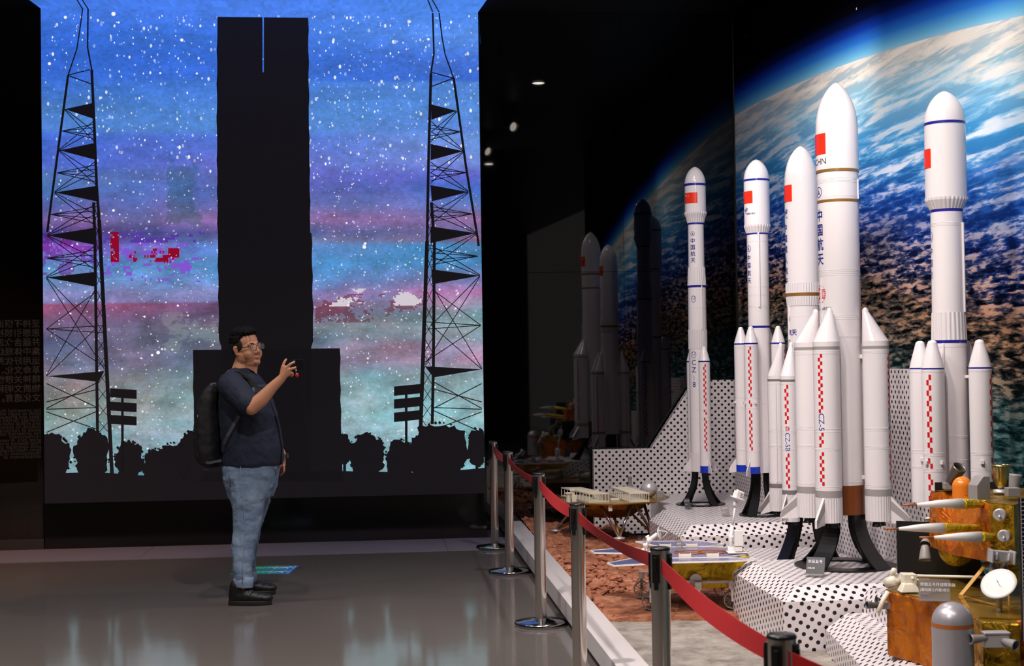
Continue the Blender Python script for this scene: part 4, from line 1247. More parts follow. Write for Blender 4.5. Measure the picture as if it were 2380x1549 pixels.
for k in range(4):
    az = deg(-29.5 + 90 * k)
    booster(R, az, R.r(76), 25.6, 791, 855, 1172, 0.42, 0, [(854.5, 858, R_BLUE, 'dark blue band')], (861, 864, 1048, 1051, 1054, 1085, 1088, 1091), fin=None,
            check=(deg(-21) if k == 0 else (deg(62) if k == 1 else az), [(870, 1048), (1060, 1084), (1096, 1170)], R.r(11), 12), brackets=[(deg(38), 1070), (deg(-38), 1070)] if k in (0,) else [(deg(0), 1070)])
    m_ = MB(); m_.box((0, -R.r(46), R.Z(876)), (0.014, 0.04, 0.014), Matrix.Rotation(az, 4, 'Z')); m_.build('strut', R_WHITE2, R.root, bevel=0.001)
R.stand('black stand under the right rocket behind the gold lander', 0.215, 0, R.r(38), 4, deg(-40), 0.10)
# ================================================================== barrier posts and belts
STEEL = mat('polished_steel', (216, 208, 200), 0.17, 0.96)
STEEL_BASE = mat('polished_steel_base', (176, 172, 170), 0.13, 1.0)
BLACK_PLASTIC = mat('black_plastic', (14, 14, 15), 0.35)
BELT_RED = mat('red_belt_webbing', (172, 8, 13), 0.75, bump=(400, 0.3, 0.001))
POSTS = [(-0.165, 11.69), (-0.041, 10.33), (0.1415, 8.26), (0.281, 6.457), (0.490, 4.893), (0.6076, 3.32)]
ORD = ['farthest steel barrier post, at the dark wall end of the kerb', 'second steel barrier post from the dark wall, its round base beside the kerb', 'third steel barrier post from the dark wall, standing left of the small lander',
       'fourth steel barrier post from the dark wall, in front of the small lander', 'steel barrier post in front of the rover', 'nearest steel barrier post, only its top showing at the bottom edge']
HP = 0.865
post0 = None
for i, (x, y) in enumerate(POSTS):
    if post0 is None:
        t = empty('barrier_post')
        b = MB(); b.lathe([(0.150, 0.001), (0.152, 0.006), (0.152, 0.018), (0.147, 0.024), (0.06, 0.034), (0.038, 0.042)], 64); b.build('base', STEEL_BASE, t)
        b = MB(); b.lathe([(0.0325, 0.036), (0.0325, HP - 0.055)], 48); b.build('pole', STEEL, t)
        b = MB(); b.lathe([(0.0345, HP - 0.005), (0.0345, HP), (0.031, HP + 0.004), (0.001, HP + 0.004)], 40); b.build('cap', BLACK_PLASTIC, t)
        b = MB(); b.lathe([(0.0332, HP - 0.115), (0.0332, HP - 0.005)], 40, cap=False); b.build('head', STEEL, t)
        for k in range(4):
            M = Matrix.Rotation(pi / 4 + 0.12 + k * pi / 2, 4, 'Z')
            b = MB()
            b.box((0, -0.0345, HP - 0.065), (0.026, 0.009, 0.098), M); b.box((0, -0.0385, HP - 0.052), (0.013, 0.008, 0.05), M); b.box((0, -0.036, HP - 0.122), (0.015, 0.006, 0.03), M)
            b.build('belt_slot', BLACK_PLASTIC, t, bevel=0.002)
        post0 = t; o = t
    else:
        o = copy_tree(post0)
    o.location = (x, y, 0); o.rotation_euler = (0, 0, 0.03 * i)
    tag(o, ORD[i], 'barrier post', 'steel barrier posts along the kerb')
BL = ['red belt between the two farthest barrier posts', 'red belt from the second to the third barrier post from the wall', 'red belt crossing in front of the small lander legs',
      'long red belt sagging in front of the red sand and the rover dish', 'wide red belt crossing in front of the rover and the white platform', 'short end of red belt at the bottom edge, right of the nearest post']
PP = POSTS + [(1.02, 2.55)]
for i in range(6):
    a, b = Vector(PP[i]), Vector(PP[i + 1])
    d = (b - a); l = d.length; u = d / l
    p0, p1 = a + u * 0.038, b - u * 0.038
    nrm = Vector((-u.y, u.x))
    n = 24; vs = []; fs = []
    z0, z1 = HP - 0.058, HP - 0.05
    hgt = 0.052; th = 0.0012
    for k in range(n + 1):
        t = k / n; p = p0 + (p1 - p0) * t
        z = z0 + (z1 - z0) * t - 0.10 * t * (1 - t)
        lean = 0.010 * sin(t * pi) * (1 if i % 2 else -1)
        for dz, s_ in ((-hgt / 2, 1), (hgt / 2, 1), (hgt / 2, -1), (-hgt / 2, -1)):
            q = p + nrm * (th * s_ + (lean if dz < 0 else -lean))
            vs.append((q.x, q.y, z + dz))
    for k in range(n):
        for j in range(4): fs.append((4 * k + j, 4 * k + (j + 1) % 4, 4 * k + 4 + (j + 1) % 4, 4 * k + 4 + j))
    fs += [(3, 2, 1, 0), (4 * n, 4 * n + 1, 4 * n + 2, 4 * n + 3)]
    mb = MB(); mb.add(vs, fs)
    o = mb.build('barrier_belt', BELT_RED)
    tag(o, BL[i], 'belt', 'red belts of the barrier')
# ================================================================== spacecraft models
def foil(name, c0, c1, rough=0.28, metal=0.75, scale=9.0, strength=0.55):
    m = bpy.data.materials.new(name); m.use_nodes = True
    nt = m.node_tree; N = nt.nodes; L = nt.links; b = N['Principled BSDF']
    tc = N.new('ShaderNodeTexCoord')
    n = N.new('ShaderNodeTexNoise'); n.inputs['Scale'].default_value = scale; n.inputs['Detail'].default_value = 3; n.inputs['Distortion'].default_value = 1.2
    L.new(tc.outputs['Object'], n.inputs['Vector'])
    r = N.new('ShaderNodeValToRGB'); e = r.color_ramp.elements
    e[0].position = 0.35; e[0].color = rgb(*c0); e[1].position = 0.65; e[1].color = rgb(*c1)
    L.new(n.outputs['Fac'], r.inputs['Fac']); L.new(r.outputs['Color'], b.inputs['Base Color'])
    v = N.new('ShaderNodeTexVoronoi'); v.feature = 'F1'; v.inputs['Scale'].default_value = scale * 1.7
    mp = N.new('ShaderNodeVectorMath'); mp.operation = 'MULTIPLY_ADD'; mp.inputs[1].default_value = (0.12, 0.12, 0.12)
    L.new(n.outputs['Color'], mp.inputs[0]); L.new(tc.outputs['Object'], mp.inputs[2]); L.new(mp.outputs[0], v.inputs['Vector'])
    bp = N.new('ShaderNodeBump'); bp.inputs['Strength'].default_value = strength; bp.inputs['Distance'].default_value = 0.02
    L.new(v.outputs['Distance'], bp.inputs['Height']); L.new(bp.outputs['Normal'], b.inputs['Normal'])
    b.inputs['Metallic'].default_value = metal; b.inputs['Roughness'].default_value = rough
    return m
F_ORANGE = foil('orange_foil', (168, 82, 8), (204, 114, 20), 0.36, 0.4, 9, 0.75)
F_GOLD = foil('gold_foil', (150, 112, 22), (206, 164, 44), 0.26, 0.75, 9, 0.6)
F_YELLOW = foil('yellow_foil', (214, 176, 16), (244, 214, 60), 0.3, 0.3, 14, 0.6)
DECK_GOLD = mat('gold_deck', (178, 140, 60), 0.2, 0.6)
C_WHITE = mat('craft_white', (236, 230, 226), 0.32)
C_CREAM = mat('craft_cream', (232, 222, 204), 0.35)
C_GREY = mat('craft_grey', (146, 140, 138), 0.4)
C_SILVER = mat('craft_silver', (204, 198, 200), 0.3, 0.35)
C_DGREY = mat('craft_dark_grey', (74, 72, 74), 0.4)
C_BLACK = mat('craft_black', (13, 12, 13), 0.45)
C_ORANGE = mat('craft_orange_paint', (232, 128, 40), 0.25)
C_COPPER = mat('craft_copper', (176, 96, 40), 0.4)
C_STRAP = mat('craft_gold_strap', (186, 136, 56), 0.4, 0.3)
C_CHROME = mat('craft_strut_silver', (186, 178, 170), 0.2, 0.9)
def solar_mat(name, base, linec, sx, sy, wdt):
    m = bpy.data.materials.new(name); m.use_nodes = True
    nt = m.node_tree; N = nt.nodes; L = nt.links; b = N['Principled BSDF']
    tc = N.new('ShaderNodeTexCoord'); br = N.new('ShaderNodeTexBrick'); br.offset = 0.0
    br.inputs['Scale'].default_value = 1.0; br.inputs['Brick Width'].default_value = sx; br.inputs['Row Height'].default_value = sy; br.inputs['Mortar Size'].default_value = wdt; br.inputs['Mortar Smooth'].default_value = 0
    br.inputs['Color1'].default_value = rgb(*base); br.inputs['Color2'].default_value = rgb(*[min(255, c + 10) for c in base]); br.inputs['Mortar'].default_value = rgb(*linec)
    mp = N.new('ShaderNodeMapping'); mp.inputs['Rotation'].default_value = (0, 0, -0.5)
    L.new(tc.outputs['Object'], mp.inputs['Vector']); L.new(mp.outputs['Vector'], br.inputs['Vector'])
    L.new(br.outputs['Color'], b.inputs['Base Color']); b.inputs['Roughness'].default_value = 0.22
    return m
SOLAR = solar_mat('solar_cells', (100, 98, 136), (214, 208, 214), 0.026, 0.3, 0.0011)
SOLAR_FINE = solar_mat('solar_cells_fine', (60, 64, 112), (160, 160, 190), 2.0, 0.0085, 0.0007)

def frustum(mb, p0, p1, r0, r1, n=24, mi=0):
    mb.tube([p0, p1], [r0, r1], n, mi=mi); return mb
def bell(mb, p0, p1, r0, r1, n=20, k=8, hollow=True, mi=0):
    """nozzle from throat p0 to mouth p1"""
    p0, p1 = Vector(p0), Vector(p1); pts = []; rs = []
    for i in range(k + 1):
        t = i / k; pts.append(p0 + (p1 - p0) * t); rs.append(r0 + (r1 - r0) * t ** 0.6)
    if hollow:
        for i in range(k, -1, -1):
            t = i / k; pts.append(p0 + (p1 - p0) * (t * 0.995)); rs.append(max(0.0008, (r0 + (r1 - r0) * t ** 0.6) * 0.9))
    # manual sweep to keep the frame steady
    d = (p1 - p0).normalized(); x = d.orthogonal().normalized(); y = d.cross(x)
    vs = []; fs = []
    for p, r in zip(pts, rs):
        for q in range(n):
            a = 2 * pi * q / n; vs.append(p + x * cos(a) * r + y * sin(a) * r)
    for i in range(len(pts) - 1):
        for q in range(n): fs.append((i * n + q, i * n + (q + 1) % n, (i + 1) * n + (q + 1) % n, (i + 1) * n + q))
    fs.append(tuple(range(n - 1, -1, -1)))
    return mb.add(vs, fs, mi, True)
def part(name, m, root, fn, bevel=0, label=None):
    mb = MB(); fn(mb); o = mb.build(name, m, root, bevel=bevel)
    if label: o['label'] = label
    return o

# ------------------------------------------------------------------ the big gold lander in the near corner
base_pt = Vector((1.98, 5.95, ZC))
big = empty('lander_model', base_pt)
tag(big, 'large gold and orange foil lander model with white spikes at the right edge', 'lander')
def L_(px, py, y): return at(px, py, y) - base_pt
zb = lambda z: z - base_pt.z
# lower body
def body(mb):
    lo = [(2060, 6.20), (2182, 5.88), (2275, 5.52), (2400, 5.45), (2440, 5.9), (2400, 6.5), (2120, 6.6)]
    vs = []
    for px, y in lo:
        r = ray(px, 1400); vs.append((r.x * y - base_pt.x, y - base_pt.y))
    mb.prism(vs, 0.0015, 0.275)
part('lander_body', F_ORANGE, big, body, 0.006)
def deck(mb):
    lo = [(2060, 6.21), (2182, 5.89), (2275, 5.53), (2400, 5.46), (2440, 5.9), (2400, 6.5), (2120, 6.6)]
    vs = []
    for px, y in lo:
        r = ray(px, 1400); vs.append((r.x * y - base_pt.x, y - base_pt.y))
    mb.prism(vs, 0.2755, 0.281)
part('deck_plate', DECK_GOLD, big, deck)
def gold_box(mb):
    a, b_ = L_(2274, 1500, 5.50), L_(2362, 1500, 5.46)
    mb.prism([(a.x, a.y - 0.05), (b_.x, b_.y - 0.05), (b_.x, b_.y + 0.06), (a.x, a.y + 0.06)], 0.0015, zb(0.497))
part('foil_box', F_GOLD, big, gold_box, 0.008, 'olive-gold foil box')
# upper stage: orange foil faces
top_ = [(2163, 6.49), (2213, 6.52), (2303, 5.95), (2358, 5.86), (2420, 6.1), (2400, 6.6), (2222, 6.62)]
bot_ = [(2158, 6.49), (2206, 6.22), (2303, 5.95), (2358, 5.86), (2420, 6.1), (2400, 6.6), (2222, 6.62)]
def asc(mb):
    n = 7; vs = []
    for (px, y), z in [(q, 0.648) for q in bot_] + [(q, 0.892) for q in top_]:
        r = ray(px, 1250); vs.append((r.x * y - base_pt.x, y - base_pt.y, zb(z)))
    fs = [tuple(range(n - 1, -1, -1)), tuple(range(n, 2 * n))]
    for i in range(n):
        if i in (2, 3): continue
        fs.append((i, (i + 1) % n, n + (i + 1) % n, n + i))
    mb.add(vs, fs)
part('ascent_body', F_ORANGE, big, asc, 0.004, 'orange foil upper body')
def asc2(mb):
    n = 7; vs = []
    for (px, y), z in [(q, 0.648) for q in bot_] + [(q, 0.892) for q in top_]:
        r = ray(px, 1250); vs.append((r.x * y - base_pt.x, y - base_pt.y, zb(z)))
    mb.add(vs, [(2, 3, n + 3, n + 2), (3, 4, n + 4, n + 3)])
    mb.add([Vector(v) + Vector((0, 0, 0.0015)) for v in vs[n:]], [tuple(range(n))])
part('foil_panel', F_GOLD, big, asc2, 0, 'dark gold foil faces')
# black side plates
def blk(mb):
    a, b_ = L_(2084, 1212, 6.66), L_(2276, 1212, 6.52)
    z1 = L_(2084, 1212, 6.66).z
    mb.prism([(a.x, a.y), (b_.x, b_.y), (b_.x, b_.y + 0.012), (a.x, a.y + 0.012)], 0.2815, z1)
part('black_plate', C_BLACK, big, blk)
def blk2(mb):
    a, b_ = L_(2174, 1122, 6.60), L_(2346, 1122, 6.56)
    mb.prism([(a.x, a.y), (b_.x, b_.y), (b_.x, b_.y + 0.012), (a.x, a.y + 0.012)], zb(0.86), a.z)
part('black_plate', C_BLACK, big, blk2)
# white spikes
for (x0, y0), (xt, yt), (xb, yb_), hw, (xs, ys), d in (((2097, 1174.5), (2131, 1174), (2236, 1172), 13, (2296, 1172), 5.90), ((2056, 1230), (2089, 1230), (2192, 1228), 12.2, (2280, 1228), 5.86), ((2137, 1250), (2171, 1250), (2278, 1249), 13.2, (2308, 1249), 5.80)):
    k = d / FPX
    sp = part('spike_cone', C_WHITE, big, lambda mb: mb.tube([L_(xt, yt, d), L_(xb * 0.5 + xt * 0.5, yb_, d), L_(xb, yb_, d + 0.01)], [3.6 * k, 9.4 * k, hw * k], 28), 0, 'white spike with copper tip rod')
    part('tip_rod', C_COPPER, sp, lambda mb: mb.tube([L_(x0, y0, d), L_(xt + 2, yt, d)], 2.3 * k, 14))
    def sl(mb):
        pts = []; rs = []
        for i in range(9):
            t = i / 8; p = L_(xb + (xs - xb) * t, yb_ + (ys - yb_) * t, d + 0.01 + 0.16 * t)
            pts.append(p); rs.append(hw * k * (0.97 - 0.35 * t + (0.05 if i % 2 else -0.03)))
        mb.tube(pts, rs, 11, smooth=False)
    part('foil_sleeve', F_YELLOW, sp, sl)
# top fittings
def ball_(mb):
    c_ = L_(2237, 1131, 6.35); r = 23 * 6.35 / FPX
    mb.ball(c_, r, 28, 16); mb.lathe([(r, -0.065), (r, 0)], 28, c=tuple(c_))
part('orange_tank', C_ORANGE, big, ball_)
def wedge(mb):
    k = 6.15 / FPX; c_ = L_(2276, 1148, 6.15)
    mb.prism([(-0.034, -0.03), (0.034, -0.03), (0.034, 0.075), (0.0, 0.075), (-0.034, 0.038)], -0.03, 0.03, 'y', Matrix.Translation(c_) @ Matrix.Rotation(0.35, 4, 'Z'))
part('sensor_box', C_GREY, big, wedge, 0.002)
part('engine_bell', mat('brushed_dark_metal', (112, 104, 96), 0.38, 0.6), big, lambda mb: bell(mb, L_(2208, 1124, 6.5), L_(2231, 1086, 6.45), 0.020, 0.032))
part('bell_base', C_GREY, big, lambda mb: mb.box(L_(2206, 1130, 6.5), (0.05, 0.04, 0.03), None), 0.002)
part('engine_bell', mat('bell_gold_silver', (190, 176, 120), 0.18, 0.9), big, lambda mb: bell(mb, L_(2326, 1136, 6.3), L_(2326, 1080, 6.3), 0.010, 0.043, 28))
part('bell_base', C_SILVER, big, lambda mb: mb.lathe([(0.032, -0.006), (0.032, 0.004), (0.012, 0.008)], 24, c=tuple(L_(2326, 1142, 6.3))))
part('engine_bell', C_GREY, big, lambda mb: bell(mb, L_(2356, 1140, 6.1), L_(2361, 1103, 6.1), 0.019, 0.027))
part('bell_base', C_GREY, big, lambda mb: mb.box(L_(2353, 1144, 6.05), (0.052, 0.05, 0.036), None), 0.002)
# discs on the dark gold face
for px, py in ((2324, 1197), (2334, 1246)):
    k = 5.88 / FPX
    def disc(mb):
        c_ = L_(px, py, 5.89)
        M = Matrix.Translation(c_) @ Matrix.Rotation(-0.45, 4, 'Z') @ Matrix.Rotation(pi / 2, 4, 'X')
        mb.lathe([(14.6 * k, -0.004), (14.8 * k, 0.012), (12 * k, 0.017), (5 * k, 0.010), (0.001, 0.009)], 32, M)
        mb.tube([(0, 0, 0.01), (0.004, -0.006, 0.045)], 0.0045, 10, M)
    part('thruster_disc', C_SILVER, big, disc)
def tray(mb):
    c_ = L_(2325, 1293, 5.78); k = 5.78 / FPX
    M = Matrix.Translation(c_) @ Matrix.Rotation(0.10, 4, 'Y')
    mb.box((0, 0, 0), (46 * k, 0.05, 24 * k), M)
    for s_ in (-1, 1):
        mb.box((s_ * 25.5 * k, -0.012, 0), (4 * k, 0.07, 30 * k), M); mb.lathe([(0.006, -0.012), (0.004, 0.012), (0.0005, 0.018)], 10, M @ Matrix.Translation((s_ * 14 * k, -0.032, 0)))
part('instrument_tray', C_SILVER, big, tray, 0.002)
for px, py in ((2310, 1322), (2335, 1324)):
    part('engine_bell', C_GREY, big, lambda mb: bell(mb, L_(px, py - 14, 5.82), L_(px - 1, py + 12, 5.80), 0.009, 0.020))
part('fuel_tank', F_YELLOW, big, lambda mb: mb.ball(L_(2347, 1335, 6.0), 0.055, 20, 12))
part('fuel_tank', F_YELLOW, big, lambda mb: mb.ball(L_(2222, 1276, 6.42), 0.078, 24, 14))
def bell_left(mb):
    bell(mb, L_(2150, 1268, 6.42), L_(2150, 1303, 6.40), 0.013, 0.027); bell(mb, L_(2152, 1256, 6.45), L_(2150, 1268, 6.42), 0.012, 0.024, hollow=False)
part('engine_bell', C_GREY, big, bell_left)
part('small_horn', C_CHROME, big, lambda mb: bell(mb, L_(2148, 1208, 6.5), L_(2160, 1207, 6.5), 0.004, 0.014))
# silver tank in front
def tank(mb):
    k = 5.5 / FPX; r = 46.5 * k; c_ = L_(2210, 1446, 5.46)
    pr = [(r, zb(0.228) + 0.02), (r, c_.z)]
    for i in range(1, 13):
        a = i / 12 * pi / 2; pr.append((max(r * cos(a), 0.0006), c_.z + r * 1.02 * sin(a)))
    mb.lathe([(q[0], q[1]) for q in pr], 48, c=(c_.x, c_.y - 0.02, 0))
tk = part('silver_tank', mat('tank_silver', (182, 176, 182), 0.34, 0.45), big, tank)
def tband(mb):
    k = 5.5 / FPX; r = 46.5 * k * 1.006; c_ = L_(2210, 1446, 5.46)
    mb.lathe([(r, c_.z - 0.013), (r, c_.z + 0.002)], 48, cap=False, c=(c_.x, c_.y - 0.02, 0))
part('tank_band', C_COPPER, tk, tband)
# dish on its post
def dish(mb):
    c_ = L_(2322, 1359, 5.62); nrm = Vector((-0.48, -0.55, 0.68)).normalized()
    q = nrm.to_track_quat('Z', 'Y').to_matrix().to_4x4()
    M = Matrix.Translation(c_) @ q
    r = 0.070; pr = [(0.0008, 0.0)] + [(r * t, 0.006 * t * t) for t in (0.25, 0.5, 0.75, 1.0)] + [(r, 0.003), (r * 0.8, -0.002), (r * 0.3, -0.008), (0.0008, -0.010)]
    mb.lathe(pr[::-1], 40, M); mb.tube([(0, 0, 0), (0, 0, 0.03)], 0.002, 8, M)
di = part('dish_antenna', C_WHITE, big, dish)
part('dish_post', C_CREAM, di, lambda mb: (mb.tube([L_(2323, 1366, 5.63), L_(2323, 1400, 5.63), L_(2322, 1436, 5.63)], [0.009, 0.011, 0.012], 14), mb.lathe([(0.024, 0), (0.022, 0.008), (0.014, 0.012)], 16, c=tuple(L_(2323, 1438, 5.62)))))
# nozzle bracket on the olive box
br = part('nozzle_bracket', C_SILVER, big, lambda mb: (mb.box(L_(2314, 1489, 5.40), (0.092, 0.04, 0.05)), mb.box(L_(2314, 1471, 5.40), (0.098, 0.05, 0.008))), 0.003)
part('horn_nozzle', C_GREY, br, lambda mb: bell(mb, L_(2298, 1483, 5.39), L_(2254, 1487, 5.37), 0.006, 0.020, 22))
part('horn_nozzle', C_GREY, br, lambda mb: bell(mb, L_(2326, 1488, 5.39), L_(2362, 1502, 5.33), 0.006, 0.021, 22))
hb = part('horn_bracket', C_GREY, big, lambda mb: mb.box(L_(2056, 1407, 6.20), (0.045, 0.05, 0.03)), 0.003)
part('horn_nozzle', C_DGREY, hb, lambda mb: bell(mb, L_(2054, 1409, 6.19), L_(2014, 1407, 6.17), 0.005, 0.016, 20))
part('horn_nozzle', C_DGREY, hb, lambda mb: bell(mb, L_(2058, 1404, 6.26), L_(2036, 1394, 6.25), 0.005, 0.013, 20))
# white arm with joints
def arm(mb):
    mb.tube([L_(2064, 1376, 6.17), L_(2052, 1398, 6.16), L_(2040, 1426, 6.15)], 0.010, 12)
    c_ = L_(2073, 1352, 6.2)
    for p0, p1, r in (((2062, 1356), (2084, 1350), 0.024), ((2078, 1353), (2087, 1351), 0.016), ((2072, 1340), (2078, 1326), 0.012), ((2086, 1349), (2095, 1347), 0.008)):
        mb.tube([L_(p0[0], p0[1], 6.22), L_(p1[0], p1[1], 6.18)], r, 20)
part('robot_arm', C_CREAM, big, arm)
def mech(mb):
    mb.box(L_(2112, 1346, 6.15), (0.055, 0.06, 0.045)); mb.tube([L_(2092, 1341, 6.2), L_(2110, 1341, 6.2)], 0.018, 16)
    c_ = L_(2112, 1366, 6.12); mb.box((c_.x, c_.y, c_.z), (0.085, 0.07, 0.034), taper=0.6); mb.tube([L_(2118, 1347, 6.1), L_(2124, 1345, 6.1)], 0.010, 14)
part('arm_joint', C_CREAM, big, mech, 0.003)
part('guide_rail', C_CREAM, big, lambda mb: (mb.tube([L_(2125, 1339, 6.3), L_(2300, 1343, 6.1)], 0.006, 8), mb.tube([L_(2125, 1348, 6.3), L_(2160, 1349, 6.28)], 0.006, 8)))
for p0, p1, w_ in ((((2232, 1386), 5.95), ((2296, 1308), 6.05), 0.020), (((2228, 1384), 5.92), ((2346, 1416), 5.7), 0.012), (((2232, 1386), 5.92), ((2262, 1436), 5.6), 0.018), (((2344, 1378), 5.75), ((2345, 1440), 5.6), 0.006)):
    part('strap', C_STRAP, big, lambda mb: mb.tube([L_(*p0[0], p0[1]), L_(*p1[0], p1[1])], 1, flat=(w_, 0.004)))
# solar wings at the picture's edge
def wing(mb, pxl, yt, yb_, d, wid):
    a, b_ = L_(pxl, yt, d), L_(pxl + 2, yb_, d)
    dx = Vector((wid, 0.10, 0)); nrm = Vector((0.10, -wid, 0)).normalized() * 0.006
    z0, z1 = b_.z, a.z
    p0 = Vector((a.x, a.y, 0)); p1 = p0 + dx
    mb.prism([(p0.x, p0.y), (p1.x, p1.y), (p1.x - nrm.x * 2, p1.y - nrm.y * 2), (p0.x - nrm.x * 2, p0.y - nrm.y * 2)], z0, z1)
    return p0, p1, nrm, z0, z1
for pxl, yt, yb_, d in ((2371, 1158, 1327, 5.55), (2374, 1272, 1492, 5.40)):
    mb = MB(); p0, p1, nrm, z0, z1 = wing(mb, pxl, yt, yb_, d, 0.36)
    w_ = mb.build('solar_wing', mat('solar_dark', (30, 30, 52), 0.25), big)
    mb = MB(); n = nrm.normalized() * 0.001
    def bar(u0, u1, v0, v1):
        a = p0 + (p1 - p0) * u0 + nrm.normalized() * 0.0008; b_ = p0 + (p1 - p0) * u1 + nrm.normalized() * 0.0008
        mb.add([(a.x, a.y, z0 + (z1 - z0) * v0), (b_.x, b_.y, z0 + (z1 - z0) * v0), (b_.x, b_.y, z0 + (z1 - z0) * v1), (a.x, a.y, z0 + (z1 - z0) * v1)], [(0, 1, 2, 3)])
    H = z1 - z0; rows = int(H / 0.0155)
    for r_ in range(rows + 1): bar(0, 1, max(0, r_ / rows - 0.0016 / H), min(1, r_ / rows + 0.0016 / H))
    for c_ in range(19): bar(max(0, c_ / 18 - 0.003), min(1, c_ / 18 + 0.003), 0, 1)
    bar(0, 0.010, 0, 1)
    mb.build('cell_grid', C_CREAM, w_)

# ------------------------------------------------------------------ acrylic name signs
ACR = mat('sign_acrylic', (150, 142, 140), 0.12, alpha=0.55)
SIGN_DARK = mat('sign_dark_plate', (78, 76, 80), 0.3)
SIGN_INK = mat('sign_white_ink', (246, 244, 244), 0.5)
SIGN_VIO = mat('sign_violet_ink', (90, 74, 130), 0.5)
def name_sign(label, loc, wdt, hgt, rz, lines, plate=SIGN_DARK, lean=0.35, small=None, foot=True):
    """bent acrylic stand: leaning plate and foot, white words on it"""
    t = empty('name_sign', loc, rz)
    tag(t, label, 'sign', 'acrylic name signs')
    M = Matrix.Rotation(-lean, 4, 'X')
    mb = MB(); mb.box((0, 0, hgt / 2), (wdt, 0.003, hgt), M); mb.build('plate', plate, t)
    if foot:
        mb = MB(); mb.box((0, -hgt * 0.25, 0.0025), (wdt, hgt * 0.5, 0.003)); mb.build('foot', ACR, t)
    ink = MB()
    for body_, size, x, z, mi in lines:
        add_text(ink, body_, size, M @ Matrix.Translation((x, -0.0022, z)) @ Matrix.Rotation(pi / 2, 4, 'X'), mi, align='LEFT', bold=0.0)
    o = ink.build('sign_lettering', [SIGN_INK, SIGN_VIO], t)
    return t
def rule(w_): return None
p = L_(2170, 1388, 5.93) + base_pt
name_sign('clear sign with two lines of white writing on the gold lander deck', (p.x, p.y - 0.01, ZC + 0.2815), 0.125, 0.085, -0.32,
          [('嫦娥五号月球探测器', 0.0155, -0.056, 0.062, 0), ('(着陆器上升器)模型', 0.0135, -0.056, 0.040, 0), ('中国航天', 0.009, -0.056, 0.016, 1)], ACR, 0.3)
def sign_at(label, px, py, z, wdt, hgt, rz, main, sub, plate=SIGN_DARK):
    p = at_z(px, py, z + 0.001)
    name_sign(label, (p.x, p.y, z + 0.0005), wdt, hgt, rz, [(main, wdt * 0.2, -wdt * 0.42, hgt * 0.74, 0), (sub, wdt * 0.10, -wdt * 0.42, hgt * 0.36, 0)], plate, 0.4)
sign_at('small dark sign at the foot of the biggest rocket', 1894, 1336, ZB + 0.0095, 0.098, 0.094, -0.42, '长征五号', '运载火箭')
sign_at('small dark sign at the foot of the half-hidden middle rocket', 1826, 1307, ZM, 0.072, 0.07, -0.35, '长征五号乙', '运载火箭')
sign_at('clear sign beside the black stand of the second rocket from the back', 1688, 1200, ZA, 0.062, 0.08, 0.35, '长征七号', '运载火箭', ACR)
sign_at('small dark sign on the stand of the slim rocket farthest back', 1600, 1181, ZA + 0.0095, 0.055, 0.075, 0.5, '长征八号', '运载火箭')

# ------------------------------------------------------------------ the small lander on the red sand
LX, LY = 0.755, 11.52
sm = empty('lander_model', (LX, LY, 0.0))
tag(sm, 'small gold lander model with ramps on spread legs near the dark wall', 'lander')
DZ = 0.405
part('deck', DECK_GOLD, sm, lambda mb: mb.lathe([(0.470, DZ - 0.008), (0.475, DZ), (0.474, DZ + 0.004), (0.001, DZ + 0.0045)], 8, smooth=False))
part('hull', foil('bronze_foil', (128, 84, 20), (166, 116, 34), 0.3, 0.7, 8, 0.4), sm, lambda mb: mb.lathe([(0.18, DZ - 0.135), (0.29, DZ - 0.06), (0.30, DZ - 0.009)], 8, Matrix.Rotation(pi / 8, 4, 'Z'), smooth=False))
for q, (az, fz, fr) in enumerate(((deg(-98), 0.10, 0.43), (deg(8), 0.10, 0.36), (deg(172 + 90), 0.10, 0.43), (deg(70), 0.10, 0.36))):
    dx, dy = sin(az), -cos(az)
    F = Vector((dx * fr, dy * fr, 0)); fz_ = red_h(LX + F.x, LY + F.y) + 0.012
    if q == 1: fz_ = max(fz_, 0.075)
    F.z = fz_ + 0.018
    tng = Vector((-dy, dx, 0))
    if q == 2: continue
    lg = part('leg', C_CHROME, sm, lambda mb: (mb.tube([Vector((dx * 0.24, dy * 0.24, DZ - 0.012)) + tng * 0.13, F], [0.014, 0.010], 12), mb.tube([Vector((dx * 0.24, dy * 0.24, DZ - 0.012)) - tng * 0.13, F], [0.014, 0.010], 12)))
    part('strut', C_STRAP, lg, lambda mb: mb.tube([Vector((dx * 0.19, dy * 0.19, DZ - 0.12)), F], 0.010, 10))
    part('foot_pad', C_SILVER, lg, lambda mb: mb.lathe([(0.012, -0.022), (0.042, -0.010), (0.046, 0.0), (0.012, 0.008)], 24, c=tuple(F)))
def ramp(mb, x0, sk):
    # two ladder-like ramps folded over the deck: side rails and rungs
    n = 9; y0, y1 = -0.34, 0.12; w_ = 0.15
    def P3(u, v, s_): return Vector((x0 + sk * v + s_ * w_ / 2, y0 + (y1 - y0) * v, DZ + 0.008 + u))
    for s_ in (-1, 1):
        for h in (0.0, 0.062): mb.tube([P3(h, 0, s_), P3(h + 0.012, 1, s_)], 1, flat=(0.008, 0.010))
        for k in range(n + 1): mb.tube([P3(0, k / n, s_), P3(0.062, k / n, s_)], 1, flat=(0.004, 0.005))
    for k in range(n + 1):
        for h in (0.0, 0.062): mb.tube([P3(h + 0.012 * k / n, k / n, -1), P3(h + 0.012 * k / n, k / n, 1)], 1, flat=(0.012, 0.005))
part('ramp', C_CREAM, sm, lambda mb: ramp(mb, -0.10, -0.20))
part('ramp', C_CREAM, sm, lambda mb: ramp(mb, 0.21, -0.12))
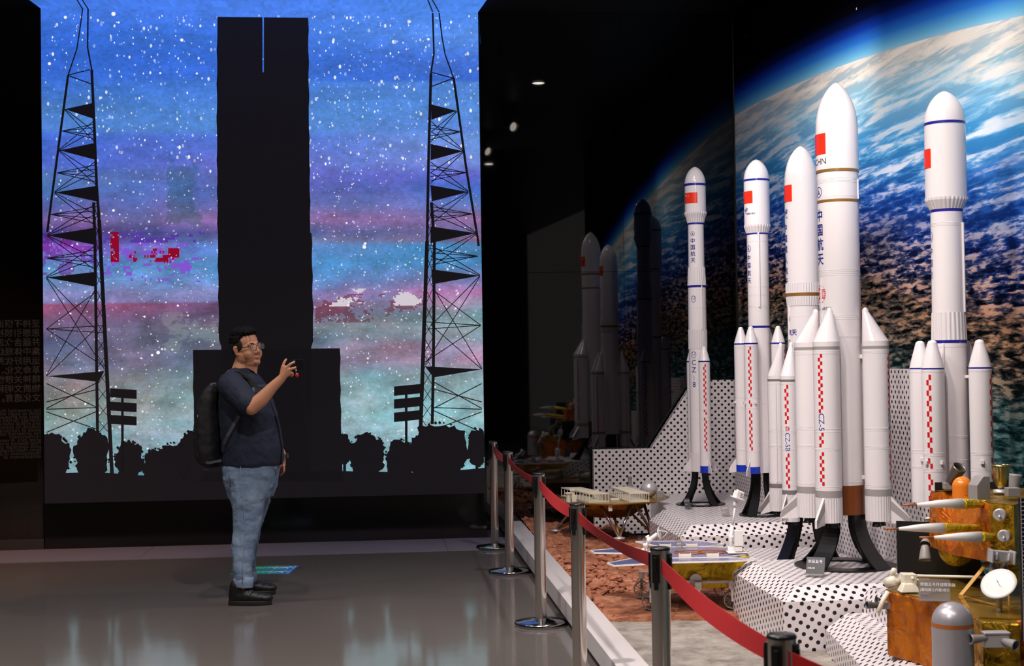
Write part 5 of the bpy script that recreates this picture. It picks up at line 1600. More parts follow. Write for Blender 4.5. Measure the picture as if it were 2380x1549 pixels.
part('sensor_box', C_CREAM, sm, lambda mb: (mb.box((0.03, -0.15, DZ + 0.05), (0.055, 0.012, 0.085), Matrix.Rotation(-0.3, 4, 'Y')), mb.box((0.035, -0.15, DZ + 0.01), (0.07, 0.05, 0.012))), 0.002)
part('instrument_mast', C_GREY, sm, lambda mb: (mb.box((0.19, 0.28, DZ + 0.045), (0.05, 0.05, 0.08)), mb.lathe([(0.016, DZ + 0.085), (0.014, DZ + 0.135), (0.019, DZ + 0.14), (0.019, DZ + 0.15)], 16, c=(0.19, 0.28, 0))), 0.002)
part('fuel_tank', C_SILVER, sm, lambda mb: (mb.ball((0.325, 0.05, DZ + 0.068), 0.066, 28, 16), mb.lathe([(0.068, DZ + 0.062), (0.068, DZ + 0.074)], 28, c=(0.325, 0.05, 0), cap=False)))
part('valve_box', C_CREAM, sm, lambda mb: (mb.box((-0.29, -0.25, DZ + 0.03), (0.036, 0.036, 0.05)), mb.lathe([(0.018, DZ + 0.055), (0.018, DZ + 0.085), (0.026, DZ + 0.09), (0.026, DZ + 0.10), (0.001, DZ + 0.101)], 18, c=(-0.30, -0.25, 0)), mb.lathe([(0.018, DZ + 0.005), (0.018, DZ + 0.065), (0.026, DZ + 0.07), (0.026, DZ + 0.08), (0.001, DZ + 0.081)], 18, c=(-0.335, -0.28, 0))), 0.001)
part('thruster', C_GREY, sm, lambda mb: (mb.box((0.405, -0.02, DZ + 0.03), (0.06, 0.05, 0.05)), bell(mb, (0.43, -0.05, DZ + 0.03), (0.475, -0.06, DZ + 0.02), 0.008, 0.018)), 0.002)
part('thruster', C_CREAM, sm, lambda mb: (mb.box((-0.02, -0.425, DZ - 0.03), (0.03, 0.02, 0.05)),), 0.002)

# ------------------------------------------------------------------ the rover on its six wheels
RX, RY, RZ = 1.05, 8.55, 0.066
rv = empty('rover_model', (RX, RY, RZ))
tag(rv, 'white and gold six-wheeled rover model with blue solar wings on the red sand', 'rover')
DK = 0.30
def plate(mb, pts, z, th=0.006, tilt=0.0, y_h=0.0):
    n = len(pts)
    def zz(p): return z + (p[1] - y_h) * tilt
    vs = [(p[0], p[1], zz(p) - th) for p in pts] + [(p[0], p[1], zz(p)) for p in pts]
    mb.add(vs, [tuple(range(n - 1, -1, -1)), tuple(range(n, 2 * n))] + [(i, (i + 1) % n, n + (i + 1) % n, n + i) for i in range(n)])
def rim(mb, pts, z, tilt=0.0, y_h=0.0, w_=0.007):
    n = len(pts)
    for i in range(n):
        a, b_ = pts[i], pts[(i + 1) % n]
        mb.tube([(a[0], a[1], z + (a[1] - y_h) * tilt - 0.002), (b_[0], b_[1], z + (b_[1] - y_h) * tilt - 0.002)], 1, flat=(w_, 0.009))
shapes = [('solar_deck', [(-0.30, -0.20), (-0.12, -0.255), (0.16, -0.255), (0.25, -0.17), (0.31, -0.13), (0.31, 0.10), (0.24, 0.16), (0.12, 0.23), (-0.14, 0.23), (-0.26, 0.14)], DK, 0, 0, SOLAR),
          ('solar_wing', [(-0.21, -0.265), (0.14, -0.265), (0.33, -0.32), (0.20, -0.395), (-0.24, -0.41)], DK, 0.02, -0.265, SOLAR),
          ('solar_wing', [(-0.30, -0.15), (-0.235, -0.24), (-0.26, -0.41), (-0.50, -0.47), (-0.53, -0.38)], DK - 0.002, 0.02, -0.19, SOLAR_FINE),
          ('solar_wing', [(-0.16, 0.24), (0.13, 0.24), (0.23, 0.31), (0.10, 0.42), (-0.30, 0.44)], DK, 0.06, 0.24, SOLAR),
          ('solar_wing', [(-0.29, 0.14), (-0.30, -0.02), (-0.58, 0.04), (-0.60, 0.12), (-0.34, 0.24)], DK, 0.02, 0.1, SOLAR_FINE)]
for nm, pts, z, tl, yh, m in shapes:
    w_ = part(nm, m, rv, lambda mb: plate(mb, pts, z, 0.006, tl, yh))
    part('rim', C_WHITE, w_, lambda mb: rim(mb, pts, z, tl, yh))
part('body', foil('rover_gold_foil', (176, 138, 14), (214, 174, 30), 0.33, 0.6, 8, 0.5), rv, lambda mb: (mb.prism([(-0.16, 0.11), (0.20, 0.11), (0.24, 0.20), (0.31, 0.293), (-0.22, 0.293)], -0.17, 0.17, 'y')), 0.004)
def wheel(mb, c):
    R_, w_ = 0.0485, 0.05
    M = Matrix.Translation(c) @ Matrix.Rotation(pi / 2, 4, 'X')
    n = 44; vs = []; fs = []
    for k in range(n):
        a = 2 * pi * k / n; o_ = 0.0018 if k % 4 < 2 else 0.0
        for r, z in ((R_ - 0.004, -w_ / 2), (R_ + o_, -w_ / 2), (R_ + o_, w_ / 2), (R_ - 0.004, w_ / 2)): vs.append((r * cos(a), r * sin(a), z))
    for k in range(n):
        k2 = (k + 1) % n
        for j in range(4): fs.append((4 * k + j, 4 * k2 + j, 4 * k2 + (j + 1) % 4, 4 * k + (j + 1) % 4))
    mb.add(vs, fs, M=M)
    for s_ in (-1, 1):
        for k in range(12):
            a = 2 * pi * k / 12
            mb.tube([(0.006 * cos(a), 0.006 * sin(a), s_ * 0.012), ((R_ - 0.003) * cos(a), (R_ - 0.003) * sin(a), s_ * (w_ / 2 - 0.003))], 0.0013, 5, M)
    mb.lathe([(0.009, -0.016), (0.009, 0.016)], 16, M)
WHEEL = mat('wheel_grey', (150, 142, 138), 0.45, 0.4)
for x, y in ((-0.275, -0.21), (0.0, -0.21), (0.195, -0.21), (-0.285, 0.22), (0.0, 0.22), (0.20, 0.22)):
    wq = part('wheel', WHEEL, rv, lambda mb: wheel(mb, (x, y, 0.0495)))
    s_ = -1 if y < 0 else 1
    part('steering_post', C_WHITE, wq, lambda mb: (mb.box((x, y + s_ * 0.004, 0.135), (0.038, 0.034, 0.042)), mb.box((x, y + s_ * 0.034, 0.082), (0.017, 0.006, 0.075)), mb.box((x, y + s_ * 0.02, 0.116), (0.026, 0.034, 0.006))), 0.002)
for s_ in (-1, 1):
    part('rocker_arm', C_WHITE, rv, lambda mb: (mb.tube([(-0.02, s_ * 0.20, 0.155), (0.195, s_ * 0.205, 0.150)], 0.009, 10), mb.tube([(-0.02, s_ * 0.20, 0.155), (-0.275, s_ * 0.205, 0.152)], 0.009, 10), mb.lathe([(0.034, -0.012), (0.034, 0.012)], 24, Matrix.Translation((-0.01, s_ * 0.185, 0.165)) @ Matrix.Rotation(pi / 2, 4, 'X'))))
# deck fittings
for x, y in ((-0.14, 0.215), (0.02, 0.215), (-0.075, -0.235), (0.085, -0.235)):
    part('hinge_box', C_CREAM, rv, lambda mb: (mb.box((x, y, DK + 0.010), (0.062, 0.012, 0.018)), mb.box((x - 0.033, y, DK + 0.012), (0.005, 0.016, 0.022)), mb.box((x + 0.033, y, DK + 0.012), (0.005, 0.016, 0.022))), 0.001)
def loops(mb):
    for cx_ in (-0.03, 0.11):
        mb.tube([(cx_ + 0.085 * cos(2 * pi * k / 40), 0.09 * sin(2 * pi * k / 40) - 0.03, DK + 0.003) for k in range(40)], 0.0026, 6, close=True)
    mb.tube([(-0.115, -0.03, DK + 0.003), (0.195, -0.03, DK + 0.003)], 0.002, 6)
part('antenna_loops', C_COPPER, rv, loops)
def hga(mb):
    a = Vector((-0.30, 0.0, DK)); b_ = Vector((-0.255, 0.0, DK + 0.075)); c_ = Vector((-0.21, 0.0, DK + 0.11))
    mb.tube([a, a + Vector((0.02, 0, 0.035)), b_], 0.009, 10); mb.tube([b_, c_], [0.013, 0.010], 12)
    mb.ball(b_, 0.017, 14, 10); mb.ball(a + Vector((0.02, 0, 0.035)), 0.014, 12, 8)
    for p, d, r in (((-0.285, -0.02, DK + 0.045), (0.0, 0.05, 0.0), 0.010), ((-0.262, -0.025, DK + 0.07), (0.0, 0.05, 0.01), 0.011), ((-0.295, -0.012, DK + 0.012), (0, 0.04, 0), 0.012), ((-0.235, -0.018, DK + 0.02), (0.05, 0.0, 0.0), 0.010), ((-0.275, 0.02, DK + 0.085), (0.02, 0, 0.012), 0.008)):
        mb.tube([p, Vector(p) + Vector(d)], r, 12)
    mb.box((-0.215, -0.03, DK + 0.020), (0.06, 0.03, 0.02)); mb.box((-0.235, -0.05, DK + 0.008), (0.10, 0.07, 0.010))
hg = part('antenna_mount', C_WHITE, rv, hga)
def hdish(mb):
    c_ = Vector((-0.205, 0.0, DK + 0.112)); nrm = Vector((0.92, -0.30, 0.12)).normalized()
    M = Matrix.Translation(c_) @ nrm.to_track_quat('Z', 'Y').to_matrix().to_4x4()
    r = 0.040; pr = [(0.0008, 0.0)] + [(r * t, 0.014 * t * t) for t in (0.25, 0.5, 0.75, 1.0)] + [(r, 0.011), (r * 0.5, -0.001), (0.0008, -0.005)]
    mb.lathe(pr[::-1], 32, M)
    for k in range(3):
        a = 2 * pi * k / 3 + 0.5; mb.tube([(r * cos(a), r * sin(a), 0.013), (0, 0, 0.058)], 0.0018, 6, M)
    mb.ball((0, 0, 0.056), 0.005, 10, 6, M)
part('dish_antenna', C_WHITE, hg, hdish)
# mast and radiator at the front
MX = 0.255
def mast(mb):
    k = lambda px, py: at(px, py, 8.52) - Vector((RX, RY, RZ))
    mb.box(k(1700, 1277), (0.05, 0.06, 0.03)); mb.tube([k(1699, 1274), k(1698, 1252), k(1702, 1222)], [0.014, 0.013, 0.010], 12)
    mb.tube([k(1694, 1250), k(1706, 1248)], 0.013, 14); mb.tube([k(1702, 1224), k(1709, 1174)], [0.0068, 0.0062], 12)
    mb.tube([k(1707, 1178), k(1711, 1164)], 0.013, 12); mb.tube([k(1694, 1234), k(1703, 1232)], 0.008, 12)
part('mast', C_WHITE, rv, mast)
def head(mb):
    c_ = at(1716, 1152, 8.50) - Vector((RX, RY, RZ)); M = Matrix.Translation(c_) @ Matrix.Rotation(0.32, 4, 'Y') @ Matrix.Rotation(0.4, 4, 'Z')
    mb.box((0, 0, 0.004), (0.046, 0.044, 0.038), M); mb.box((0, 0, -0.017), (0.066, 0.06, 0.006), M); mb.box((-0.012, 0, 0.026), (0.012, 0.02, 0.012), M); mb.box((0.010, -0.003, 0.024), (0.024, 0.03, 0.008), M)
hd = part('mast_head', C_WHITE, rv, head, 0.001)
def eyes(mb):
    c_ = at(1716, 1152, 8.50) - Vector((RX, RY, RZ)); M = Matrix.Translation(c_) @ Matrix.Rotation(0.32, 4, 'Y') @ Matrix.Rotation(0.4, 4, 'Z')
    for x in (0.004, 0.014):
        for z in (-0.006, 0.004, 0.014): mb.box((x, -0.0225, z), (0.005, 0.002, 0.004), M)
part('lens_windows', C_BLACK, hd, eyes)
part('radiator_box', C_WHITE, rv, lambda mb: (mb.box(at(1716, 1251, 8.42) - Vector((RX, RY, RZ)), (0.050, 0.045, 0.090)), mb.box(at(1716, 1276, 8.42) - Vector((RX, RY, RZ)), (0.042, 0.036, 0.030)), mb.box(at(1713, 1284, 8.44) - Vector((RX, RY, RZ)), (0.115, 0.09, 0.006))), 0.002)
p = at_z(1582, 1282, RZ + DK)
name_sign('clear sign with white writing standing on the rover deck', (p.x, p.y, RZ + DK + 0.001), 0.046, 0.062, 0.45, [('祝融号', 0.010, -0.019, 0.044, 0), ('火星车', 0.008, -0.019, 0.026, 0)], ACR, 0.3)
# ================================================================== the visitor taking a photo
PD = 9.32
PB = at(569.5, 1100, PD); PB.z = 0.0
def G(cx, cy, y=0.0):
    """measured place on the figure (pixels of the enlarged crop), y metres away from his middle plane"""
    p = at(400 + cx / 2.1826, 720 + cy / 2.1817, PD + y)
    return Vector((p.x - PB.x, y, p.z))
class Blob:
    """overlapping rounded volumes grown together into ONE continuous skin"""
    def __init__(s): s.mb = MB()
    def ell(s, c, r, M=None, n=24, m=16):
        T = Matrix.Translation(Vector(c)) @ Matrix.Diagonal((r[0], r[1], r[2], 1)) if M is None else M @ Matrix.Translation(Vector(c)) @ Matrix.Diagonal((r[0], r[1], r[2], 1))
        s.mb.ball((0, 0, 0), 1.0, n, m, T); return s
    def cap(s, a, b, ra, rb, n=16, k=5):
        a, b = Vector(a), Vector(b); d = b - a; L = d.length
        if L < 1e-6: return s.ell(a, (ra, ra, ra))
        M = Matrix.Translation(a) @ d.to_track_quat('Z', 'Y').to_matrix().to_4x4()
        pr = []
        for i in range(k + 1):
            t = -pi / 2 + pi / 2 * i / k; pr.append((max(ra * cos(t), 1e-4), ra * sin(t)))
        for i in range(k + 1):
            t = pi / 2 * i / k; pr.append((max(rb * cos(t), 1e-4), L + rb * sin(t)))
        s.mb.lathe(pr, n, M, cap=True); return s
    def chain(s, pts, rs):
        for i in range(len(pts) - 1): s.cap(pts[i], pts[i + 1], rs[i], rs[i + 1])
        return s
    def loft(s, secs, n=40, p=2.4):
        """secs: (centre, half x, half y, tilt) stacked cross sections, superelliptic"""
        vs = []; fs = []
        for c, hx, hy in secs:
            for k in range(n):
                a = 2 * pi * k / n; ca, sa = cos(a), sin(a)
                vs.append((c[0] + hx * (abs(ca) ** (2 / p)) * (1 if ca > 0 else -1), c[1] + hy * (abs(sa) ** (2 / p)) * (1 if sa > 0 else -1), c[2]))
        m = len(secs)
        for j in range(m - 1):
            for k in range(n): fs.append((j * n + k, j * n + (k + 1) % n, (j + 1) * n + (k + 1) % n, (j + 1) * n + k))
        up = secs[-1][0][2] > secs[0][0][2]
        if not up: fs = [f[::-1] for f in fs]
        e0, e1 = tuple(range(n)), tuple(range((m - 1) * n, m * n))
        fs += [e0[::-1], e1] if up else [e0, e1[::-1]]
        s.mb.add(vs, fs, smooth=True); return s
    def build(s, name, m, parent, voxel, smooth=6, disp=None):
        o = s.mb.build(name, m, parent)
        r = o.modifiers.new('grow', 'REMESH'); r.mode = 'VOXEL'; r.voxel_size = voxel; r.use_smooth_shade = True
        q = o.modifiers.new('soften', 'SMOOTH'); q.iterations = smooth; q.factor = 0.5
        if disp:
            t = bpy.data.textures.new(name + '_folds', 'CLOUDS'); t.noise_scale = disp[1]; t.noise_depth = disp[2] if len(disp) > 2 else 2
            d = o.modifiers.new('folds', 'DISPLACE'); d.texture = t; d.strength = disp[0]; d.mid_level = 0.5; d.texture_coords = 'LOCAL'
        return o

def skin_mat():
    m = mat('skin', (206, 146, 114), 0.48, 0, 0.4)
    b = m.node_tree.nodes['Principled BSDF']
    b.inputs['Subsurface Weight'].default_value = 0.12; b.inputs['Subsurface Radius'].default_value = (0.012, 0.004, 0.002); b.inputs['Subsurface Scale'].default_value = 0.6
    return m
SKIN = skin_mat()
HAIR = mat('black_hair', (11, 9, 9), 0.75, 0, 0.2)
SHIRT = mat('navy_shirt', (24, 32, 54), 0.8, bump=(600, 0.25, 0.0006))
LIPS = mat('lips', (158, 88, 76), 0.45)
def denim():
    m = bpy.data.materials.new('light_blue_denim'); m.use_nodes = True
    nt = m.node_tree; N = nt.nodes; L = nt.links; b = N['Principled BSDF']
    tc = N.new('ShaderNodeTexCoord'); n = N.new('ShaderNodeTexNoise'); n.inputs['Scale'].default_value = 5; n.inputs['Detail'].default_value = 6; L.new(tc.outputs['Object'], n.inputs['Vector'])
    r = N.new('ShaderNodeValToRGB'); e = r.color_ramp.elements; e[0].position = 0.3; e[0].color = rgb(92, 112, 140); e[1].position = 0.7; e[1].color = rgb(136, 154, 178)
    L.new(n.outputs['Fac'], r.inputs['Fac']); L.new(r.outputs['Color'], b.inputs['Base Color']); b.inputs['Roughness'].default_value = 0.9; b.inputs['Specular IOR Level'].default_value = 0.15
    mp = N.new('ShaderNodeMapping'); mp.inputs['Scale'].default_value = (1, 1, 2.6); mp.inputs['Rotation'].default_value = (0, 0.5, 0); L.new(tc.outputs['Object'], mp.inputs['Vector'])
    n2 = N.new('ShaderNodeTexNoise'); n2.inputs['Scale'].default_value = 6; n2.inputs['Detail'].default_value = 2; n2.inputs['Distortion'].default_value = 0.2; L.new(mp.outputs['Vector'], n2.inputs['Vector'])
    n3 = N.new('ShaderNodeTexNoise'); n3.inputs['Scale'].default_value = 420; L.new(tc.outputs['Object'], n3.inputs['Vector'])
    ad = N.new('ShaderNodeMath'); ad.operation = 'MULTIPLY_ADD'; ad.inputs[1].default_value = 0.03; L.new(n3.outputs['Fac'], ad.inputs[0]); L.new(n2.outputs['Fac'], ad.inputs[2])
    bp = N.new('ShaderNodeBump'); bp.inputs['Strength'].default_value = 0.30; bp.inputs['Distance'].default_value = 0.03; L.new(ad.outputs[0], bp.inputs['Height']); L.new(bp.outputs['Normal'], b.inputs['Normal'])
    return m
DENIM = denim()
SHOE = mat('black_shoe', (16, 15, 15), 0.5)
SOLE = mat('black_sole', (24, 22, 21), 0.6)

# head frame: turned right and a little towards the lens, ear side tipped down
HCN = G(376, 192, 0.0)
yaw = radians(-38)
f_ = Vector((cos(yaw), sin(yaw), 0)); up_ = Vector((0, 0, 1)); r_ = Vector((sin(yaw), -cos(yaw), 0))      # forward, his right (near the lens), up
HM = Matrix(((f_.x, r_.x, 0, HCN.x), (f_.y, r_.y, 0, HCN.y), (0, 0, 1, HCN.z), (0, 0, 0, 1)))
HM = HM @ Matrix.Rotation(radians(7), 4, 'X').inverted() @ Matrix.Rotation(radians(-3), 4, 'Y')
hv = lambda f, r, u: HM @ Vector((f, r, u))
B = Blob()
B.ell((-0.012, 0, 0.032), (0.096, 0.078, 0.086), HM); B.ell((0.030, 0, -0.025), (0.068, 0.070, 0.088), HM); B.ell((0.026, 0, -0.072), (0.064, 0.066, 0.046), HM)
for s_ in (-1, 1):
    B.ell((0.050, s_ * 0.036, -0.047), (0.038, 0.034, 0.040), HM)
    B.ell((0.005, s_ * 0.062, -0.062), (0.040, 0.016, 0.040), HM)
    B.ell((-0.010, s_ * 0.081, -0.012), (0.016, 0.009, 0.032), HM); B.ell((-0.004, s_ * 0.082, -0.036), (0.010, 0.008, 0.012), HM); B.ell((-0.017, s_ * 0.087, -0.002), (0.010, 0.006, 0.022), HM)
    B.cap(hv(0.086, s_ * 0.012, 0.020), hv(0.078, s_ * 0.046, 0.017), 0.010, 0.009)
    B.ell((0.101, s_ * 0.0125, -0.040), (0.010, 0.008, 0.008), HM)
    B.cap(hv(0.0935, 0, -0.0655), hv(0.085, s_ * 0.020, -0.069), 0.0085, 0.005); B.cap(hv(0.0925, 0, -0.0775), hv(0.084, s_ * 0.017, -0.075), 0.009, 0.005)
    B.ell((0.080, s_ * 0.031, 0.001), (0.011, 0.015, 0.009), HM)
B.cap(hv(0.086, 0, 0.010), hv(0.108, 0, -0.033), 0.009, 0.0125); B.ell((0.078, 0, -0.100), (0.024, 0.028, 0.020), HM); B.ell((0.030, 0, -0.105), (0.056, 0.056, 0.030), HM)
# neck
nk = G(352, 330, 0.0)
B.cap(hv(-0.018, 0, -0.075), nk, 0.064, 0.073)
B.cap(hv(0.02, 0, -0.10), G(385, 335, -0.01), 0.05, 0.056)
# trunk and legs under the clothes (one body)
B.chain([G(345, 400), G(390, 560), G(400, 700), G(392, 830)], [0.14, 0.165, 0.175, 0.14])
B.cap(G(330, 385, -0.15), G(330, 385, 0.15), 0.06, 0.06)
for y0, y1, y2, hp, kn, an in ((-0.09, -0.13, -0.20, (380, 850), (374, 1110), (352, 1395)), (0.09, 0.13, 0.205, (415, 850), (396, 1095), (378, 1345))):
    B.chain([G(*hp, y0), G(*kn, y1), G(*an, y2), G(an[0] + 6, an[1] + 40, y2)], [0.095, 0.055, 0.036, 0.036])
# right arm, raised
SH, EL, WR = G(302, 385, -0.195), G(402, 497, -0.335), G(553, 352, -0.345)
B.chain([SH, SH.lerp(EL, 0.55), EL], [0.062, 0.055, 0.047])
mid = EL.lerp(WR, 0.32) + Vector((0.004, 0, -0.006))
B.chain([EL, mid, EL.lerp(WR, 0.72), WR], [0.046, 0.0455, 0.034, 0.0275])
# right hand: palm, four spread fingers round the phone, thumb behind it
p_w = WR; p_c = G(577, 318, -0.350)
kn_i, kn_m, kn_r, kn_p = G(563, 290, -0.352), G(580, 294, -0.362), G(594, 304, -0.362), G(600, 320, -0.352)
for k_ in (kn_i, kn_m, kn_r, kn_p): B.cap(p_w.lerp(p_c, 0.25), k_, 0.021, 0.0135)
B.cap(p_w.lerp(p_c, 0.3), p_c, 0.026, 0.024)
B.cap(kn_i, kn_p, 0.0135, 0.013)
def finger(pts, r0, r1):
    n = len(pts) - 1
    B.chain(pts, [r0 + (r1 - r0) * i / n for i in range(n + 1)])
finger([kn_i, G(567, 272, -0.352), G(574, 259, -0.345), G(579, 253, -0.335)], 0.0098, 0.0076)
finger([kn_m, G(597, 279, -0.368), G(609, 271, -0.362), G(619, 267, -0.350)], 0.0098, 0.0076)
finger([kn_r, G(609, 300, -0.368), G(620, 296, -0.360), G(627, 293, -0.347)], 0.0094, 0.0072)
finger([kn_p, G(610, 322, -0.358), G(612, 333, -0.350), G(604, 339, -0.338)], 0.0088, 0.0070)
finger([G(560, 322, -0.333), G(572, 300, -0.315), G(590, 288, -0.308), G(604, 281, -0.312)], 0.0125, 0.0085)
# left arm hanging on the far side
SL, ELL, WL = G(325, 385, 0.195), G(470, 600, 0.27), G(560, 740, 0.245)
B.chain([SL, SL.lerp(ELL, 0.5), ELL, ELL.lerp(WL, 0.35), WL], [0.062, 0.055, 0.048, 0.044, 0.028])
hl = G(556, 782, 0.235)
B.cap(WL, hl, 0.026, 0.026); B.cap(G(548, 785, 0.22), G(562, 785, 0.25), 0.02, 0.02)
for k, (a, b_, c_) in enumerate((((566, 795), (568, 815), (560, 832)), ((559, 800), (560, 824), (551, 839)), ((551, 800), (550, 824), (543, 836)), ((545, 796), (542, 815), (538, 826)))):
    y_ = 0.215 + 0.014 * k
    finger([G(*a, y_), G(*b_, y_), G(*c_, y_ + 0.004)], 0.0098, 0.0078)
finger([G(556, 770, 0.205), G(548, 792, 0.196), G(541, 806, 0.198)], 0.0115, 0.0088)
person = B.build('person', SKIN, None, 0.0034, 8)
person.location = PB
tag(person, 'man in a navy shirt and light jeans raising a phone, backpack on his back', 'person')

# eyes, brows, lips
for s_ in (-1, 1):
    mb = MB(); mb.ball((0, 0, 0), 1, 16, 10, HM @ Matrix.Translation((0.0835, s_ * 0.031, 0.0)) @ Matrix.Diagonal((0.0085, 0.0125, 0.0040, 1)))
    e_ = mb.build('eye', mat('eye_white', (206, 196, 188), 0.2), person)
    mb = MB(); mb.ball((0, 0, 0), 1, 14, 8, HM @ Matrix.Translation((0.0885, s_ * 0.031 - 0.001, 0.0)) @ Matrix.Diagonal((0.0042, 0.0052, 0.0041, 1))); mb.build('iris', mat('iris_dark', (22, 16, 14), 0.15), e_)
    mb = MB(); mb.tube([hv(0.0935, s_ * 0.016, 0.020), hv(0.092, s_ * 0.032, 0.0255), hv(0.0815, s_ * 0.050, 0.021)], [0.0028, 0.0036, 0.0018], 8); mb.build('eyebrow', HAIR, person)
mb.tube([hv(0.0855, -0.019, -0.0735), hv(0.098, -0.008, -0.0765), hv(0.0995, 0, -0.077), hv(0.098, 0.008, -0.0765), hv(0.0855, 0.019, -0.0735)], [0.0015, 0.0050, 0.0054, 0.0050, 0.0015], 8)
mb.build('lips', LIPS, person)
# hair
H = Blob()
H.ell((-0.022, 0, 0.050), (0.092, 0.0815, 0.076), HM); H.ell((-0.064, 0, 0.016), (0.048, 0.066, 0.060), HM); H.ell((-0.004, 0, 0.094), (0.082, 0.067, 0.042), HM)
H.ell((0.042, 0.004, 0.098), (0.036, 0.050, 0.028), HM); H.ell((-0.045, 0, 0.092), (0.060, 0.064, 0.045), HM)
rr = random.Random(4)
for k in range(300):
    a = rr.uniform(0, 2 * pi); q = sqrt(rr.random())
    c_ = hv(-0.008 + 0.082 * q * cos(a), 0.064 * q * sin(a), 0.122 - 0.042 * q * q)
    d = HM.to_3x3() @ Vector((0.010 + 0.014 * cos(a) * q + rr.uniform(-0.006, 0.006), 0.016 * sin(a) * q + rr.uniform(-0.006, 0.006), rr.uniform(0.006, 0.024)))
    H.cap(c_, c_ + d, 0.0062, 0.0016, 6, 2)
for k in range(120):
    a = rr.uniform(-2.2, 2.2) + pi; zz_ = rr.uniform(0.0, 0.09)
    c_ = hv(-0.022 + 0.092 * cos(a) * sqrt(max(0.1, 1 - ((zz_ - 0.05) / 0.085) ** 2)), 0.080 * sin(a) * sqrt(max(0.1, 1 - ((zz_ - 0.05) / 0.085) ** 2)), zz_)
    H.cap(c_, c_ + HM.to_3x3() @ Vector((0.010 * cos(a), 0.008 * sin(a), -0.008)), 0.0058, 0.0018, 6, 2)
H.build('hair', HAIR, person, 0.0034, 1)
mb = MB()    # short hair shaved close at the sides
H2 = Blob()
for s_ in (-1, 1): H2.ell((-0.022, s_ * 0.060, 0.022), (0.060, 0.0205, 0.044), HM); H2.ell((0.022, s_ * 0.066, 0.022), (0.020, 0.0095, 0.034), HM)
H2.ell((-0.075, 0, -0.012), (0.032, 0.056, 0.046), HM)
H2.build('side_hair', mat('short_side_hair', (44, 33, 28), 0.7), person, 0.005, 2)
# glasses
gl = MB(); GF = mat('glasses_frame', (34, 30, 32), 0.3)
for s_ in (-1, 1):
    pts = []
    for k in range(28):
        a = 2 * pi * k / 28
        y_ = s_ * 0.034 + 0.0250 * (abs(cos(a)) ** 0.75) * (1 if cos(a) > 0 else -1); z_ = -0.003 + 0.0195 * (abs(sin(a)) ** 0.75) * (1 if sin(a) > 0 else -1)
        pts.append(hv(0.110 - 0.10 * (y_ * y_) * 4, y_, z_))
    gl.tube(pts, 0.0016, 8, close=True)
    gl.tube([hv(0.096, s_ * 0.059, 0.006), hv(0.080, s_ * 0.074, 0.005), hv(0.040, s_ * 0.083, 0.002), hv(-0.012, s_ * 0.087, 0.006), hv(-0.028, s_ * 0.086, -0.012)], [0.0028, 0.0030, 0.0026, 0.0022, 0.002], 8)
gl.tube([hv(0.1105, -0.010, 0.004), hv(0.1135, 0, 0.007), hv(0.1105, 0.010, 0.004)], 0.0016, 8)
gls = gl.build('glasses', GF, person)
lens = MB()
for s_ in (-1, 1):
    pts = []
    for k in range(28):
        a = 2 * pi * k / 28
        y_ = s_ * 0.034 + 0.0240 * (abs(cos(a)) ** 0.75) * (1 if cos(a) > 0 else -1); z_ = -0.003 + 0.0185 * (abs(sin(a)) ** 0.75) * (1 if sin(a) > 0 else -1)
        pts.append(hv(0.1100 - 0.10 * (y_ * y_) * 4, y_, z_))
    lens.add(pts, [tuple(range(28))])
lens.build('lens', mat('lens_glass', (225, 222, 226), 0.03, alpha=0.14), gls)

# shirt
T = Blob()
def sec(cy, xb, xf, hy, dy=0.0):
    a, b_ = G(xb, cy), G(xf, cy); c_ = (a + b_) / 2
    return (Vector((c_.x, dy, c_.z)), (b_.x - a.x) / 2, hy)
T.loft([sec(788, 262, 556, 0.208), sec(770, 258, 563, 0.214), sec(700, 254, 563, 0.220), sec(620, 246, 551, 0.222), sec(540, 240, 532, 0.222), sec(470, 240, 512, 0.224), sec(410, 246, 488, 0.222), sec(372, 258, 466, 0.196), sec(345, 276, 445, 0.150), sec(325, 300, 428, 0.100), sec(312, 318, 418, 0.078)], 48, 2.3)
for s_ in (-1, 1): T.cap(G(322, 345, s_ * 0.06), G(302, 385, s_ * 0.185), 0.062, 0.086)
cuff = SH.lerp(EL, 0.80)
T.chain([SH, SH.lerp(EL, 0.4), cuff], [0.090, 0.084, 0.074])
T.chain([SL, SL.lerp(ELL, 0.40), SL.lerp(ELL, 0.78)], [0.088, 0.082, 0.074])
shirt = T.build('shirt', SHIRT, person, 0.006, 5, (0.016, 0.075, 3))
# open collar and placket
ck = MB()
for s_ in (-1, 1):
    ck.add([G(332, 300, s_ * 0.078), G(380, 296, s_ * 0.088), G(416, 316, s_ * 0.062), G(440, 352, s_ * 0.018), G(425, 372, s_ * 0.055), G(392, 345, s_ * 0.104), G(345, 325, s_ * 0.105)], [tuple(range(7)) if s_ > 0 else tuple(range(6, -1, -1))])
o = ck.build('collar', SHIRT, person); q = o.modifiers.new('cloth', 'SOLIDIFY'); q.thickness = 0.006; q.offset = 0
pk = MB(); pk.tube([G(441, 352, -0.03), G(497, 450, -0.045), G(538, 570, -0.05), G(560, 690, -0.05), G(560, 786, -0.05)], 1, flat=(0.004, 0.030), up=(0, 1, 0)); pk.build('placket', SHIRT, person)
